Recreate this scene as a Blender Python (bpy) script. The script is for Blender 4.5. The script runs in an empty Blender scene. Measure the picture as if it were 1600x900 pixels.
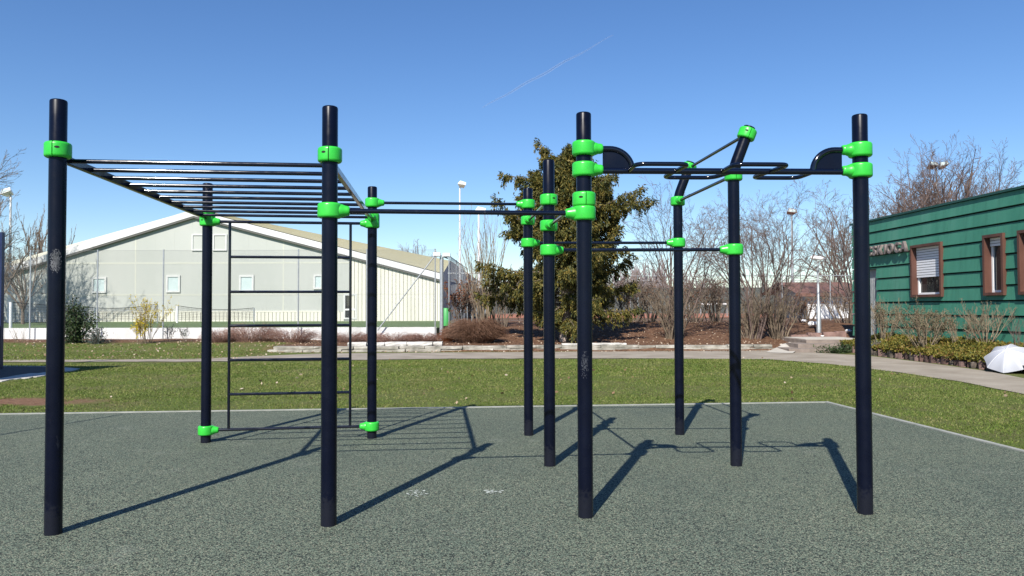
import bpy, math, random
import numpy as np
from mathutils import Vector, Matrix
R = math.radians
rnd = random.Random(7)
C = bpy.context.scene.collection
sc = bpy.context.scene

# ------------------------------------------------------------------ camera
CAMH = 1.6; F = 1200.0; TH = math.atan(31.0 / F)
cam_d = bpy.data.cameras.new("camera"); cam = bpy.data.objects.new("camera", cam_d); C.objects.link(cam)
cam.location = (0, 0, CAMH); ROLL = R(.15)
cam.rotation_euler = (Matrix.Rotation(R(90) + TH, 3, 'X') @ Matrix.Rotation(-ROLL, 3, 'Z')).to_euler()
cam_d.sensor_width = 36; cam_d.lens = 27; cam_d.clip_start = 0.05; cam_d.clip_end = 12000
sc.camera = cam
# ------------------------------------------------------------------ world + sun
SX, SY, SZ = -1.085, -3.36, 3.10           # direction towards the sun (from the shadows)
el = math.atan2(SZ, math.hypot(SX, SY)); az = math.atan2(SX, SY)
w = bpy.data.worlds.new("World"); sc.world = w; w.use_nodes = True
nt = w.node_tree; bg = nt.nodes["Background"]
sky = nt.nodes.new("ShaderNodeTexSky"); sky.sky_type = 'NISHITA'; sky.sun_disc = False
sky.sun_elevation = el; sky.sun_rotation = az; sky.altitude = 300
sky.air_density = 1.0; sky.dust_density = 0.15; sky.ozone_density = 3.6
hs = nt.nodes.new('ShaderNodeHueSaturation'); hs.inputs['Saturation'].default_value = 1.18; hs.inputs['Hue'].default_value = .507; hs.inputs['Value'].default_value = 1.04; nt.links.new(sky.outputs[0], hs.inputs['Color']); nt.links.new(hs.outputs[0], bg.inputs[0]); bg.inputs[1].default_value = 0.092
sd = bpy.data.lights.new("sun", 'SUN'); sd.energy = 5.0; sd.angle = R(0.5); sd.color = (1.0, 0.95, 0.87)
so = bpy.data.objects.new("sun", sd); C.objects.link(so)
so.rotation_euler = Vector((SX, SY, SZ)).to_track_quat('Z', 'Y').to_euler()
sc.view_settings.view_transform = 'Standard'; sc.view_settings.look = 'None'
sc.view_settings.exposure = 0.6; sc.view_settings.gamma = 1.0; sc.view_settings.use_curve_mapping = False
sc.cycles.use_denoising = True; sc.cycles.max_bounces = 6; sc.cycles.transparent_max_bounces = 12

# ------------------------------------------------------------------ picture -> place
def ray(px, py):
    dx, dy = px - 800, py - 450; px = 800 + dx*math.cos(ROLL) - dy*math.sin(ROLL); py = 450 + dx*math.sin(ROLL) + dy*math.cos(ROLL)
    cx = (px - 800) / F; cy = -(py - 450) / F
    return Vector((cx, math.cos(TH) - math.sin(TH) * cy, math.sin(TH) + math.cos(TH) * cy))
def P(px, py, Y):
    d = ray(px, py); s = Y / d.y
    return Vector((d.x * s, Y, CAMH + d.z * s))
def G(px, py, z=0.0):
    d = ray(px, py); s = (z - CAMH) / d.z
    return Vector((d.x * s, d.y * s, z))

# ------------------------------------------------------------------ mesh helpers
class MB:
    def __init__(s): s.v = []; s.f = []; s.m = []; s.sm = []
    def add(s, vs, fs, mi=0, smooth=False):
        o = len(s.v); s.v += [tuple(v) for v in vs]
        for f in fs: s.f.append(tuple(o + i for i in f)); s.m.append(mi); s.sm.append(smooth)
    def box(s, lo, hi, mi=0, M=None, bev=0.0):
        x0, y0, z0 = lo; x1, y1, z1 = hi
        vs = [(x0,y0,z0),(x1,y0,z0),(x1,y1,z0),(x0,y1,z0),(x0,y0,z1),(x1,y0,z1),(x1,y1,z1),(x0,y1,z1)]
        if M is not None: vs = [M @ Vector(v) for v in vs]
        s.add(vs, [(3,2,1,0),(4,5,6,7),(0,1,5,4),(1,2,6,5),(2,3,7,6),(3,0,4,7)], mi)
    def tube(s, pts, r, n=12, mi=0, caps=True, smooth=True):
        pts = [Vector(p) for p in pts]; K = len(pts)
        rs = r if isinstance(r, (list, tuple)) else [r] * K
        T = []
        for i in range(K):
            a = pts[max(i-1, 0)]; b = pts[min(i+1, K-1)]; T.append((b - a).normalized())
        u = T[0].orthogonal().normalized(); vs = []
        for i in range(K):
            u = (u - T[i] * u.dot(T[i])).normalized(); w_ = T[i].cross(u)
            for k in range(n):
                a = 2 * math.pi * k / n
                vs.append(pts[i] + (u * math.cos(a) + w_ * math.sin(a)) * rs[i])
        fs = [(i*n+k, i*n+(k+1) % n, (i+1)*n+(k+1) % n, (i+1)*n+k) for i in range(K-1) for k in range(n)]
        s.add(vs, fs, mi, smooth)
        if caps:
            s.add(vs[:n], [tuple(range(n))[::-1]], mi); s.add(vs[-n:], [tuple(range(n))], mi)
    def quad(s, a, b, c, d, mi=0): s.add([a, b, c, d], [(0,1,2,3)], mi)
    def prism(s, poly, z0, z1, mi=0):
        n = len(poly); vs = [(p[0], p[1], z0) for p in poly] + [(p[0], p[1], z1) for p in poly]
        s.add(vs, [tuple(range(n))[::-1], tuple(range(n, 2*n))] + [(i, (i+1) % n, n+(i+1) % n, n+i) for i in range(n)], mi)
    def build(s, name, mats, parent=None):
        me = bpy.data.meshes.new(name); me.from_pydata(s.v, [], s.f)
        if not isinstance(mats, (list, tuple)): mats = [mats]
        for m in mats: me.materials.append(m)
        me.polygons.foreach_set('material_index', s.m); me.polygons.foreach_set('use_smooth', s.sm)
        me.update()
        return link(name, me, parent)
def link(name, me, parent=None):
    o = bpy.data.objects.new(name, me); C.objects.link(o)
    if parent is not None:
        o.parent = parent; o.matrix_parent_inverse = Matrix.Translation(-wloc(parent))
    return o
def wloc(o):
    # parts keep their own origin at the world origin, things sit at their base
    return Vector(o.location) if o.parent is None else Vector((0, 0, 0))
def np_mesh(name, V, Fc, mat, parent=None, smooth=False):
    V = np.asarray(V, dtype=np.float32).reshape(-1, 3); Fc = np.asarray(Fc, dtype=np.int32); k = Fc.shape[1]; n = len(Fc)
    me = bpy.data.meshes.new(name); me.vertices.add(len(V)); me.vertices.foreach_set('co', V.ravel())
    me.loops.add(n * k); me.loops.foreach_set('vertex_index', Fc.ravel())
    me.polygons.add(n); me.polygons.foreach_set('loop_start', np.arange(0, n*k, k, dtype=np.int32))
    me.polygons.foreach_set('loop_total', np.full(n, k, dtype=np.int32))
    me.polygons.foreach_set('use_smooth', np.full(n, smooth, dtype=bool))
    me.materials.append(mat); me.update(calc_edges=True); me.validate()
    return link(name, me, parent)
def thing(name, label, cat, loc=(0, 0, 0), group=None):
    o = bpy.data.objects.new(name, None); C.objects.link(o); o.location = loc; o.empty_display_size = 0.2
    return tag(o, label, cat, group)
def tag(o, label=None, cat=None, group=None, kind=None):
    if label: o['label'] = label
    if cat: o['category'] = cat
    if group: o['group'] = group
    if kind: o['kind'] = kind
    return o
def struct(name, o): o['kind'] = 'structure'; return o

def tubes(PL, RD, n=4):
    """many polylines (N,K,3), radii (N,K) -> verts, quads"""
    PL = np.asarray(PL, float); RD = np.asarray(RD, float); N, K, _ = PL.shape
    T = np.empty_like(PL); T[:, 1:-1] = PL[:, 2:] - PL[:, :-2]; T[:, 0] = PL[:, 1] - PL[:, 0]; T[:, -1] = PL[:, -1] - PL[:, -2]
    T /= np.linalg.norm(T, axis=2, keepdims=True) + 1e-9
    mt = (PL[:, -1] - PL[:, 0]); ref = np.where((np.abs(mt[:, 2:3]) > 0.8 * np.linalg.norm(mt, axis=1, keepdims=True)), [[1.0, 0.13, 0]], [[0, 0.1, 1.0]])
    U = np.cross(T, ref[:, None, :]); U /= np.linalg.norm(U, axis=2, keepdims=True) + 1e-9
    W = np.cross(T, U); a = np.arange(n) * 2 * np.pi / n
    V = PL[:, :, None, :] + RD[:, :, None, None] * (U[:, :, None, :] * np.cos(a)[None, None, :, None] + W[:, :, None, :] * np.sin(a)[None, None, :, None])
    idx = np.arange(N * K * n).reshape(N, K, n); r_ = np.roll(idx, -1, axis=2)
    Fq = np.stack([idx[:, :-1], r_[:, :-1], r_[:, 1:], idx[:, 1:]], axis=-1).reshape(-1, 4)
    return V.reshape(-1, 3), Fq
def merge(parts):
    Vs, Fs, o = [], [], 0
    for V, Fq in parts: Vs.append(V); Fs.append(Fq + o); o += len(V)
    return np.concatenate(Vs), np.concatenate(Fs)
def fillet(pts, r, n=6):
    pts = [Vector(p) for p in pts]; out = [pts[0]]
    for i in range(1, len(pts)-1):
        a, b, c = pts[i-1], pts[i], pts[i+1]
        d0 = (a-b); d1 = (c-b); rr = min(r, d0.length*.48, d1.length*.48)
        p0 = b + d0.normalized()*rr; p1 = b + d1.normalized()*rr
        for k in range(n+1):
            t = k / n; out.append(p0*(1-t)**2 + b*2*t*(1-t) + p1*t*t)
    out.append(pts[-1]); return out

# ------------------------------------------------------------------ materials
def newmat(name):
    m = bpy.data.materials.new(name); m.use_nodes = True
    return m, m.node_tree, m.node_tree.nodes['Principled BSDF']
def N(nt, t, **kw):
    n = nt.nodes.new(t)
    for k, v in kw.items():
        if k in n.inputs.keys(): n.inputs[k].default_value = v
        else: setattr(n, k, v)
    return n
def ramp(nt, fac, stops, interp='LINEAR'):
    r = nt.nodes.new('ShaderNodeValToRGB'); r.color_ramp.interpolation = interp
    el_ = r.color_ramp.elements
    el_[0].position, el_[0].color = stops[0][0], (*stops[0][1], 1)
    el_[1].position, el_[1].color = stops[-1][0], (*stops[-1][1], 1)
    for p, c in stops[1:-1]: e = el_.new(p); e.color = (*c, 1)
    nt.links.new(fac, r.inputs[0]); return r.outputs[0]
def coords(nt, scale=(1, 1, 1)):
    t = nt.nodes.new('ShaderNodeNewGeometry'); mp = nt.nodes.new('ShaderNodeMapping'); mp.inputs['Scale'].default_value = scale
    nt.links.new(t.outputs['Position'], mp.inputs[0]); return mp.outputs[0]
def noise(nt, co, scale, detail=4, rough=.55):
    n = N(nt, 'ShaderNodeTexNoise', Scale=scale, Detail=detail, Roughness=rough); nt.links.new(co, n.inputs['Vector']); return n.outputs['Fac']
def bump(nt, bs, fac, strength=.3, dist=.01):
    b = N(nt, 'ShaderNodeBump', Strength=strength, Distance=dist); nt.links.new(fac, b.inputs['Height']); nt.links.new(b.outputs[0], bs.inputs['Normal'])
def mixc(nt, fac, a, b, mode='MIX'):
    m = nt.nodes.new('ShaderNodeMix'); m.data_type = 'RGBA'; m.blend_type = mode
    for inp, v in ((m.inputs[0], fac), (m.inputs[6], a), (m.inputs[7], b)):
        if isinstance(v, (int, float)): inp.default_value = v
        elif isinstance(v, tuple): inp.default_value = (*v, 1)
        else: nt.links.new(v, inp)
    return m.outputs[2]
def simple(name, stops, scale=2.0, rough=.7, bmp=0, bscale=None, stretch=(1, 1, 1), metal=0, detail=5, spec=.5, coat=0, bdist=.01):
    m, nt, bs = newmat(name); co = coords(nt, stretch)
    if len(stops) == 1: bs.inputs['Base Color'].default_value = (*stops[0], 1)
    else:
        k = len(stops); c = ramp(nt, noise(nt, co, scale, detail), [(.3 + .4*i/(k-1), s) for i, s in enumerate(stops)])
        nt.links.new(c, bs.inputs['Base Color'])
    bs.inputs['Roughness'].default_value = rough; bs.inputs['Metallic'].default_value = metal
    bs.inputs['Specular IOR Level'].default_value = spec; bs.inputs['Coat Weight'].default_value = coat
    if bmp: bump(nt, bs, noise(nt, co, bscale or scale*4, 4), bmp, bdist)
    return m
def leafmat(name, stops, clump=1.2, rough=.6, trans=.25, spec=.25):
    """leaves / blades: every island its own tone, plus slow clumps"""
    m, nt, bs = newmat(name); g = nt.nodes.new('ShaderNodeNewGeometry')
    n = noise(nt, coords(nt), clump, 3)
    ad = N(nt, 'ShaderNodeMath', operation='MULTIPLY_ADD'); ad.inputs[1].default_value = .55
    nt.links.new(g.outputs['Random Per Island'], ad.inputs[0])
    mm = N(nt, 'ShaderNodeMath', operation='MULTIPLY'); mm.inputs[1].default_value = .6; nt.links.new(n, mm.inputs[0])
    nt.links.new(mm.outputs[0], ad.inputs[2]); k = len(stops)
    c = ramp(nt, ad.outputs[0], [(.15 + .75*i/(k-1), s) for i, s in enumerate(stops)])
    nt.links.new(c, bs.inputs['Base Color']); bs.inputs['Roughness'].default_value = rough
    bs.inputs['Specular IOR Level'].default_value = spec
    if trans:
        tr = nt.nodes.new('ShaderNodeBsdfTranslucent'); nt.links.new(c, tr.inputs[0]); mx = nt.nodes.new('ShaderNodeMixShader')
        mx.inputs[0].default_value = trans; nt.links.new(bs.outputs[0], mx.inputs[1]); nt.links.new(tr.outputs[0], mx.inputs[2])
        nt.links.new(mx.outputs[0], nt.nodes['Material Output'].inputs[0])
    return m

# powder coated navy steel, scuffed, dusty at the foot
def navy_mat(scuff=.3, rlo=.22, rhi=.36, spec=.22, bm=.05):
    m, nt, bs = newmat('navy powder coat'); co = coords(nt)
    n1 = noise(nt, coords(nt, (1, 1, .35)), 14, 8, .7)
    s1 = ramp(nt, n1, [(.64, (0, 0, 0)), (.74, (1, 1, 1))])
    n2 = noise(nt, co, 2.2, 2); s2 = ramp(nt, n2, [(.5, (0, 0, 0)), (.66, (1, 1, 1))])
    sc_ = mixc(nt, 1.0, s1, s2, 'MULTIPLY')
    f = N(nt, 'ShaderNodeMath', operation='MULTIPLY'); f.inputs[1].default_value = .22*scuff*2; nt.links.new(sc_, f.inputs[0])
    base = ramp(nt, noise(nt, co, 5, 4), [(.3, (.0014, .0024, .009)), (.7, (.0024, .004, .013))])
    c = mixc(nt, f.outputs[0], base, (.16, .17, .19))
    # dried splash dust near the ground
    sp = nt.nodes.new('ShaderNodeSeparateXYZ'); nt.links.new(co, sp.inputs[0])
    ad = N(nt, 'ShaderNodeMath', operation='MULTIPLY_ADD'); nt.links.new(noise(nt, co, 30, 5), ad.inputs[0]); ad.inputs[1].default_value = -.35; nt.links.new(sp.outputs['Z'], ad.inputs[2])
    du = ramp(nt, ad.outputs[0], [(0.0, (.16, .16, .16)), (.06, (0, 0, 0))]); 
    dm = N(nt, 'ShaderNodeMath', operation='MULTIPLY'); dm.inputs[1].default_value = .35; nt.links.new(du, dm.inputs[0])
    c = mixc(nt, dm.outputs[0], c, (.12, .12, .11))
    nt.links.new(c, bs.inputs['Base Color'])
    rr = ramp(nt, noise(nt, co, 9, 6), [(.35, (rlo,)*3), (.7, (rhi,)*3)]); nt.links.new(rr, bs.inputs['Roughness'])
    bs.inputs['Specular IOR Level'].default_value = spec
    if bm: bump(nt, bs, noise(nt, co, 260, 2), bm, .001)
    return m
NAVY = navy_mat()
NAVYBAR = navy_mat(.5, .09, .17, .6, 0)
def green_plastic():
    m, nt, bs = newmat('bright green plastic'); co = coords(nt)
    c = ramp(nt, noise(nt, co, 8, 5), [(.35, (.028, .43, .036)), (.7, (.04, .52, .05))])
    sp = ramp(nt, noise(nt, co, 60, 6, .7), [(.66, (0, 0, 0)), (.74, (1, 1, 1))])
    f = N(nt, 'ShaderNodeMath', operation='MULTIPLY'); f.inputs[1].default_value = .12; nt.links.new(sp, f.inputs[0])
    gr = ramp(nt, noise(nt, coords(nt, (1, 1, .3)), 26, 7, .7), [(.58, (0, 0, 0)), (.8, (1, 1, 1))]); g2 = N(nt, 'ShaderNodeMath', operation='MULTIPLY'); g2.inputs[1].default_value = .45; nt.links.new(gr, g2.inputs[0])
    c = mixc(nt, g2.outputs[0], c, (.05, .16, .045)); nt.links.new(mixc(nt, f.outputs[0], c, (.35, .5, .3)), bs.inputs['Base Color'])
    rr = ramp(nt, noise(nt, co, 12, 4), [(.3, (.26,)*3), (.7, (.4,)*3)]); nt.links.new(rr, bs.inputs['Roughness'])
    bump(nt, bs, noise(nt, co, 120, 3), .08, .001)
    return m
GREEN = green_plastic()
BLACK = simple('black gap', [(.004, .004, .004)], rough=.8)
BOLT = simple('bolt steel', [(.35, .35, .36)], rough=.35, metal=1)

def rubber_mat():
    m, nt, bs = newmat('granulated rubber'); co = coords(nt)
    vo = N(nt, 'ShaderNodeTexVoronoi', Scale=115.0); nt.links.new(co, vo.inputs['Vector'])
    sp = nt.nodes.new('ShaderNodeSeparateColor'); nt.links.new(vo.outputs['Color'], sp.inputs[0])
    gr = ramp(nt, sp.outputs[0], [(0.0, (.022, .028, .026)), (.26, (.06, .075, .063)), (.42, (.142, .186, .142)), (.72, (.19, .238, .178)), (.93, (.26, .275, .20)), (1.0, (.36, .36, .28))])
    # dark pits between the grains
    d = ramp(nt, vo.outputs['Distance'], [(.25, (1, 1, 1)), (.62, (.35, .35, .35))]); c = mixc(nt, 1.0, gr, d, 'MULTIPLY')
    clump = ramp(nt, noise(nt, co, 150, 5, .8), [(.34, (.64, .635, .64)), (.66, (1.58, 1.55, 1.48))]); c = mixc(nt, 1.0, c, clump, 'MULTIPLY')
    big = ramp(nt, noise(nt, co, .55, 5, .6), [(.3, (.90, .92, .94)), (.7, (1.12, 1.1, 1.07))]); c = mixc(nt, 1.0, c, big, 'MULTIPLY')
    dust = ramp(nt, noise(nt, co, 1.7, 7, .65), [(.6, (0, 0, 0)), (.78, (1, 1, 1))])
    f = N(nt, 'ShaderNodeMath', operation='MULTIPLY'); f.inputs[1].default_value = .22; nt.links.new(dust, f.inputs[0])
    c = mixc(nt, f.outputs[0], c, (.30, .31, .27)); nt.links.new(c, bs.inputs['Base Color'])
    bs.inputs['Roughness'].default_value = .85; bs.inputs['Specular IOR Level'].default_value = .25
    bump(nt, bs, vo.outputs['Distance'], .5, -.004)
    return m
RUBBER = rubber_mat()

def terrain_mat():
    """lawn, dry tufts, bare red soil patch, and brown mulch on the bank to the right"""
    m, nt, bs = newmat('lawn and soil'); co = coords(nt)
    sep = nt.nodes.new('ShaderNodeSeparateXYZ'); nt.links.new(co, sep.inputs[0])
    g = ramp(nt, noise(nt, co, 22, 6, .7), [(.28, (.05, .075, .014)), (.5, (.10, .135, .028)), (.72, (.19, .18, .07))])
    dry = ramp(nt, noise(nt, co, .8, 5, .6), [(.42, (0, 0, 0)), (.66, (1, 1, 1))])
    f = N(nt, 'ShaderNodeMath', operation='MULTIPLY'); f.inputs[1].default_value = .6; nt.links.new(dry, f.inputs[0])
    g = mixc(nt, f.outputs[0], g, (.15, .125, .06))
    soil = ramp(nt, noise(nt, co, 9, 6, .65), [(.3, (.13, .065, .038)), (.7, (.27, .165, .105))])
    # bare patch: ellipse round (-9.7, 13.2)
    vm = N(nt, 'ShaderNodeVectorMath', operation='SUBTRACT'); vm.inputs[1].default_value = (-9.4, 13.3, 0); nt.links.new(co, vm.inputs[0])
    vs = N(nt, 'ShaderNodeVectorMath', operation='MULTIPLY'); vs.inputs[1].default_value = (.33, 1.25, 0); nt.links.new(vm.outputs[0], vs.inputs[0])
    ln = N(nt, 'ShaderNodeVectorMath', operation='LENGTH'); nt.links.new(vs.outputs[0], ln.inputs[0])
    ad = N(nt, 'ShaderNodeMath', operation='MULTIPLY_ADD'); nt.links.new(noise(nt, co, 2.2, 5), ad.inputs[0]); ad.inputs[1].default_value = 1.2; nt.links.new(ln.outputs['Value'], ad.inputs[2])
    pm = ramp(nt, ad.outputs[0], [(.0, (1, 1, 1)), (.45, (1, 1, 1)), (.95, (0, 0, 0))])
    # ramp clips at 1 so scale the distance
    sc1 = N(nt, 'ShaderNodeMath', operation='MULTIPLY'); sc1.inputs[1].default_value = .55; nt.links.new(ad.outputs[0], sc1.inputs[0])
    pm = ramp(nt, sc1.outputs[0], [(.62, (1, 1, 1)), (.86, (0, 0, 0))])
    c = mixc(nt, pm, g, soil)
    # mulch bank: Y>28 and X>-9, brown bank by the white wall at Y>31.5
    def step(src, a, b, nz=.0):
        s_ = src
        if nz:
            q = N(nt, 'ShaderNodeMath', operation='MULTIPLY_ADD'); nt.links.new(noise(nt, co, 1.3, 5), q.inputs[0]); q.inputs[1].default_value = nz; nt.links.new(src, q.inputs[2]); s_ = q.outputs[0]
        mr = N(nt, 'ShaderNodeMapRange'); mr.inputs[1].default_value = a; mr.inputs[2].default_value = b; nt.links.new(s_, mr.inputs[0]); return mr.outputs[0]
    def mul(a, b):
        q = N(nt, 'ShaderNodeMath', operation='MULTIPLY'); nt.links.new(a, q.inputs[0]); nt.links.new(b, q.inputs[1]); return q.outputs[0]
    mulch = ramp(nt, noise(nt, co, 7, 8, .75), [(.25, (.035, .018, .011)), (.45, (.11, .058, .034)), (.62, (.2, .115, .07)), (.78, (.3, .2, .13))])
    m1 = mul(step(sep.outputs['Y'], 27.9, 28.3), step(sep.outputs['X'], -9.5, -8.5))
    c = mixc(nt, m1, c, mulch)
    m2 = step(sep.outputs['Y'], 31.6, 33.0, 2.2)
    c = mixc(nt, m2, c, mulch)
    far = step(sep.outputs['Y'], 80, 140)
    c = mixc(nt, far, c, (.09, .09, .05))
    nt.links.new(c, bs.inputs['Base Color']); bs.inputs['Roughness'].default_value = .9; bs.inputs['Specular IOR Level'].default_value = .15
    bump(nt, bs, noise(nt, co, 14, 8, .75), .9, .06)
    return m
TERR = terrain_mat()
ASPHALT = simple('worn path asphalt', [(.21, .175, .135), (.27, .232, .185), (.33, .29, .235)], 1.1, .9, .3, 60, detail=8)
CONC = simple('kerb concrete', [(.22, .23, .20), (.33, .33, .30)], 6, .85, .3, 50)
PALECONC = simple('pale concrete', [(.38, .35, .30), (.48, .45, .40)], 2, .85, .3, 30)
STEPC = simple('step concrete', [(.16, .13, .11), (.26, .21, .18)], 4, .9, .3, 30)
STONE = simple('rough limestone', [(.13, .125, .10), (.27, .25, .21), (.42, .40, .35)], 2.6, .9, .6, 14, bdist=.03, detail=8)
STONEL = simple('pale limestone', [(.30, .29, .26), (.5, .48, .44), (.62, .6, .56)], 2.6, .9, .6, 14, bdist=.03)
REDST = simple('reddish kerb stone', [(.13, .08, .068), (.27, .17, .145)], 3, .9, .5, 16, bdist=.02)
WHITEWALL = simple('white painted concrete', [(.60, .595, .57), (.76, .755, .735), (.82, .815, .80)], 1.6, .8, .2, 20, detail=8, stretch=(1, 1, .5))
PANELG = simple('grey green facade panel', [(.37, .39, .355), (.42, .435, .40)], .5, .6, .05, 5, stretch=(1, 1, .3))
CREAM = simple('cream ribbed sheet', [(.58, .57, .47), (.66, .65, .56)], .8, .55, .05, 5, stretch=(1, 1, .25))
CREAMD = simple('sheet groove', [(.22, .21, .18)], rough=.8)
JOINT = simple('panel joint', [(.48, .49, .42)], rough=.7)
ROOFY = simple('yellowish roof sheet', [(.60, .58, .42), (.70, .67, .50)], .6, .55, .1, 3)
ROOFG = simple('roof sheet groove', [(.30, .28, .18)], rough=.8)
WHITE = simple('white paint', [(.72, .72, .72), (.8, .8, .8)], 2, .5)
GREYWALL = simple('grey side sheet', [(.20, .21, .22), (.27, .28, .29)], .6, .6)
TURF = simple('artificial turf', [(.07, .12, .03), (.10, .155, .045)], .8, .9, .2, 40)
GALV = simple('galvanised steel', [(.36, .38, .39), (.48, .5, .51)], 8, .45, metal=.6)
WIRE = simple('galvanised wire', [(.33, .34, .34)], rough=.5, metal=.3)
PALEGLASS = simple('pale frosted glass', [(.42, .52, .52), (.5, .58, .57)], 4, .12, spec=.6)
DARKGLASS = simple('dark glass', [(.015, .018, .02), (.03, .035, .035)], 2, .03, spec=.9)
def cladding():
    m, nt, bs = newmat('green cladding board'); co = coords(nt, (1, 1, .25))
    c = ramp(nt, noise(nt, co, .9, 6, .6), [(.3, (.034, .175, .115)), (.55, (.052, .215, .145)), (.75, (.088, .245, .18))])
    st = ramp(nt, noise(nt, coords(nt, (6, 6, .5)), 1.2, 6, .6), [(.48, (1, 1, 1)), (.75, (.72, .77, .76))])
    c = mixc(nt, 1.0, c, st, 'MULTIPLY'); nt.links.new(c, bs.inputs['Base Color']); bs.inputs['Roughness'].default_value = .62
    return m
CLAD = cladding()
CLADD = simple('cladding gap', [(.006, .02, .016)], rough=.8)
BROWNFR = simple('brown window box', [(.075, .032, .022), (.12, .052, .036)], 4, .55, stretch=(1, 1, .3))
SHUTTER = simple('roller shutter', [(.72, .73, .76)], rough=.5)
LETTER = simple('weathered metal letters', [(.16, .13, .12), (.26, .22, .21)], 12, .45, metal=.2)
ROOFBR = simple('brown shed roof', [(.12, .055, .04), (.2, .10, .075)], 3, .8)
SCREEN = simple('court windscreen', [(.045, .055, .05), (.07, .08, .07)], 1, .9)
CLAY = simple('red clay court', [(.30, .11, .06), (.38, .15, .08)], 1, .9)
SAND = simple('pale sand', [(.35, .33, .30), (.52, .50, .46)], 5, .95, .4, 30)
BARKG = simple('grey brown bark', [(.10, .075, .055), (.19, .15, .115)], 6, .9, .4, 20)
BARKM = simple('mauve brown twigs', [(.085, .058, .05), (.165, .118, .10)], 4, .9)
BARKL = simple('tan shrub stems', [(.15, .115, .075), (.27, .21, .145)], 5, .9)
BARKFAR = simple('far twig bark', [(.16, .13, .13), (.24, .2, .2)], 3, .9)
BARKC = simple('flaking conifer bark', [(.12, .075, .06), (.34, .26, .22), (.55, .46, .40)], 5, .9, .8, 12, stretch=(1, 1, .25), bdist=.05, detail=8)
BRAMBLE = leafmat('bramble stems', [(.10, .05, .04), (.2, .11, .085), (.32, .2, .15)], trans=0)
BUSHTW = leafmat('reddish brown twigs', [(.065, .034, .022), (.135, .072, .045), (.22, .13, .085)], trans=0)
CONIF = leafmat('olive conifer spray', [(.016, .024, .008), (.045, .054, .014), (.11, .10, .022), (.21, .15, .035)], clump=1.5, trans=.15)
EVERG = leafmat('glossy evergreen leaf', [(.008, .018, .006), (.025, .05, .015), (.07, .11, .03)], clump=3, spec=.5)
YELLOW = leafmat('yellow blossom', [(.45, .33, .01), (.65, .52, .03)], trans=.3)
SILVER = leafmat('silver green leaf', [(.04, .055, .045), (.14, .17, .15)], trans=.1)
RUST = leafmat('rusty dead leaf', [(.10, .03, .015), (.24, .09, .04)], trans=.2)
GRASS = leafmat('grass blade', [(.045, .08, .012), (.10, .155, .024), (.155, .20, .04), (.32, .28, .12)], clump=.7, trans=.25)
LITTER = leafmat('fallen leaf', [(.12, .06, .03), (.28, .18, .11), (.5, .42, .33)], trans=.1)
COVER = leafmat('low ground cover leaf', [(.03, .045, .012), (.10, .11, .02), (.20, .17, .03), (.16, .08, .03)], clump=1.5, trans=.2)
BUDLEAF = leafmat('olive budding leaf', [(.05, .055, .03), (.12, .11, .06), (.17, .13, .07)], trans=.2)
FABRIC = simple('white umbrella cloth', [(.37, .38, .42)], rough=.6)

# ------------------------------------------------------------------ setting: ground
def sm(t): t = max(0.0, min(1.0, t)); return t*t*(3-2*t)
def hgt(x, y):
    L = .27 * sm((y - 24.6) / 8.5)
    Rr = (.19 if y > 28.35 else 0.0) * sm((y - 28.35) / .3) + .70 * sm((y - 28.9) / 8.0)
    kx = sm((x + 9.6) / 1.2)
    kf = sm((x + 3.2) / 1.6)
    lowR = .20 * sm((y - 28.35) / .3)
    z = L*(1-kx) + (lowR*(1-kf) + Rr*kf)*kx
    if y > 33.9: z = min(z, .3) if x < -3.2 else z
    z += .012 * math.sin(x*1.7 + y*.6) * sm((y - 15) / 6) * (0 if 22 < y < 28.3 else 1) * (0 if y < 14 else 1)
    return z
def axis(a, b, st, far, k=1.35):
    xs = list(np.arange(a, b + 1e-6, st)); d = st; x = b
    while x < far: d *= k; x += d; xs.append(x)
    d = st; x = a; pre = []
    while x > -far: d *= k; x -= d; pre.append(x)
    return pre[::-1] + xs
gx = axis(-32, 26, .4, 3000); gy = axis(10, 46, .3, 3500)
V = np.array([[x, y, hgt(x, y)] for y in gy for x in gx]); nx = len(gx)
Fq = np.array([[j*nx+i, j*nx+i+1, (j+1)*nx+i+1, (j+1)*nx+i] for j in range(len(gy)-1) for i in range(nx-1)])
struct('ground', np_mesh('ground', V, Fq, TERR, smooth=True))
# rubber pad + kerb
A = G(0, 650); B = G(1290, 631); D = G(1600, 710)
e = (A - B).normalized(); A2 = B + e * 26; d2 = (D - B).normalized(); D2 = B + d2 * 18
pad = [(A2.x, A2.y), (A2.x, -6), (D2.x + .3, -6), (D2.x, D2.y), (B.x, B.y)]
m = MB(); m.prism(pad, -.05, .02); struct('rubber_surface', m.build('rubber_surface', RUBBER))
def strip(p0, p1, wd, z0, z1, mb, side=1):
    p0 = Vector(p0[:2]); p1 = Vector(p1[:2]); d = (p1-p0).normalized(); n = Vector((-d.y, d.x))*side*wd
    q = [p0, p1, p1+n, p0+n];
    if side < 0: q = q[::-1]
    mb.prism([(a.x, a.y) for a in q], z0, z1)
m = MB(); strip(B, A2, .07, -.05, .032, m, -1); strip(D2, B + Vector((0, .075, 0)), .07, -.05, .032, m, -1)
struct('pad_kerb', m.build('pad_kerb', CONC))
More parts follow.
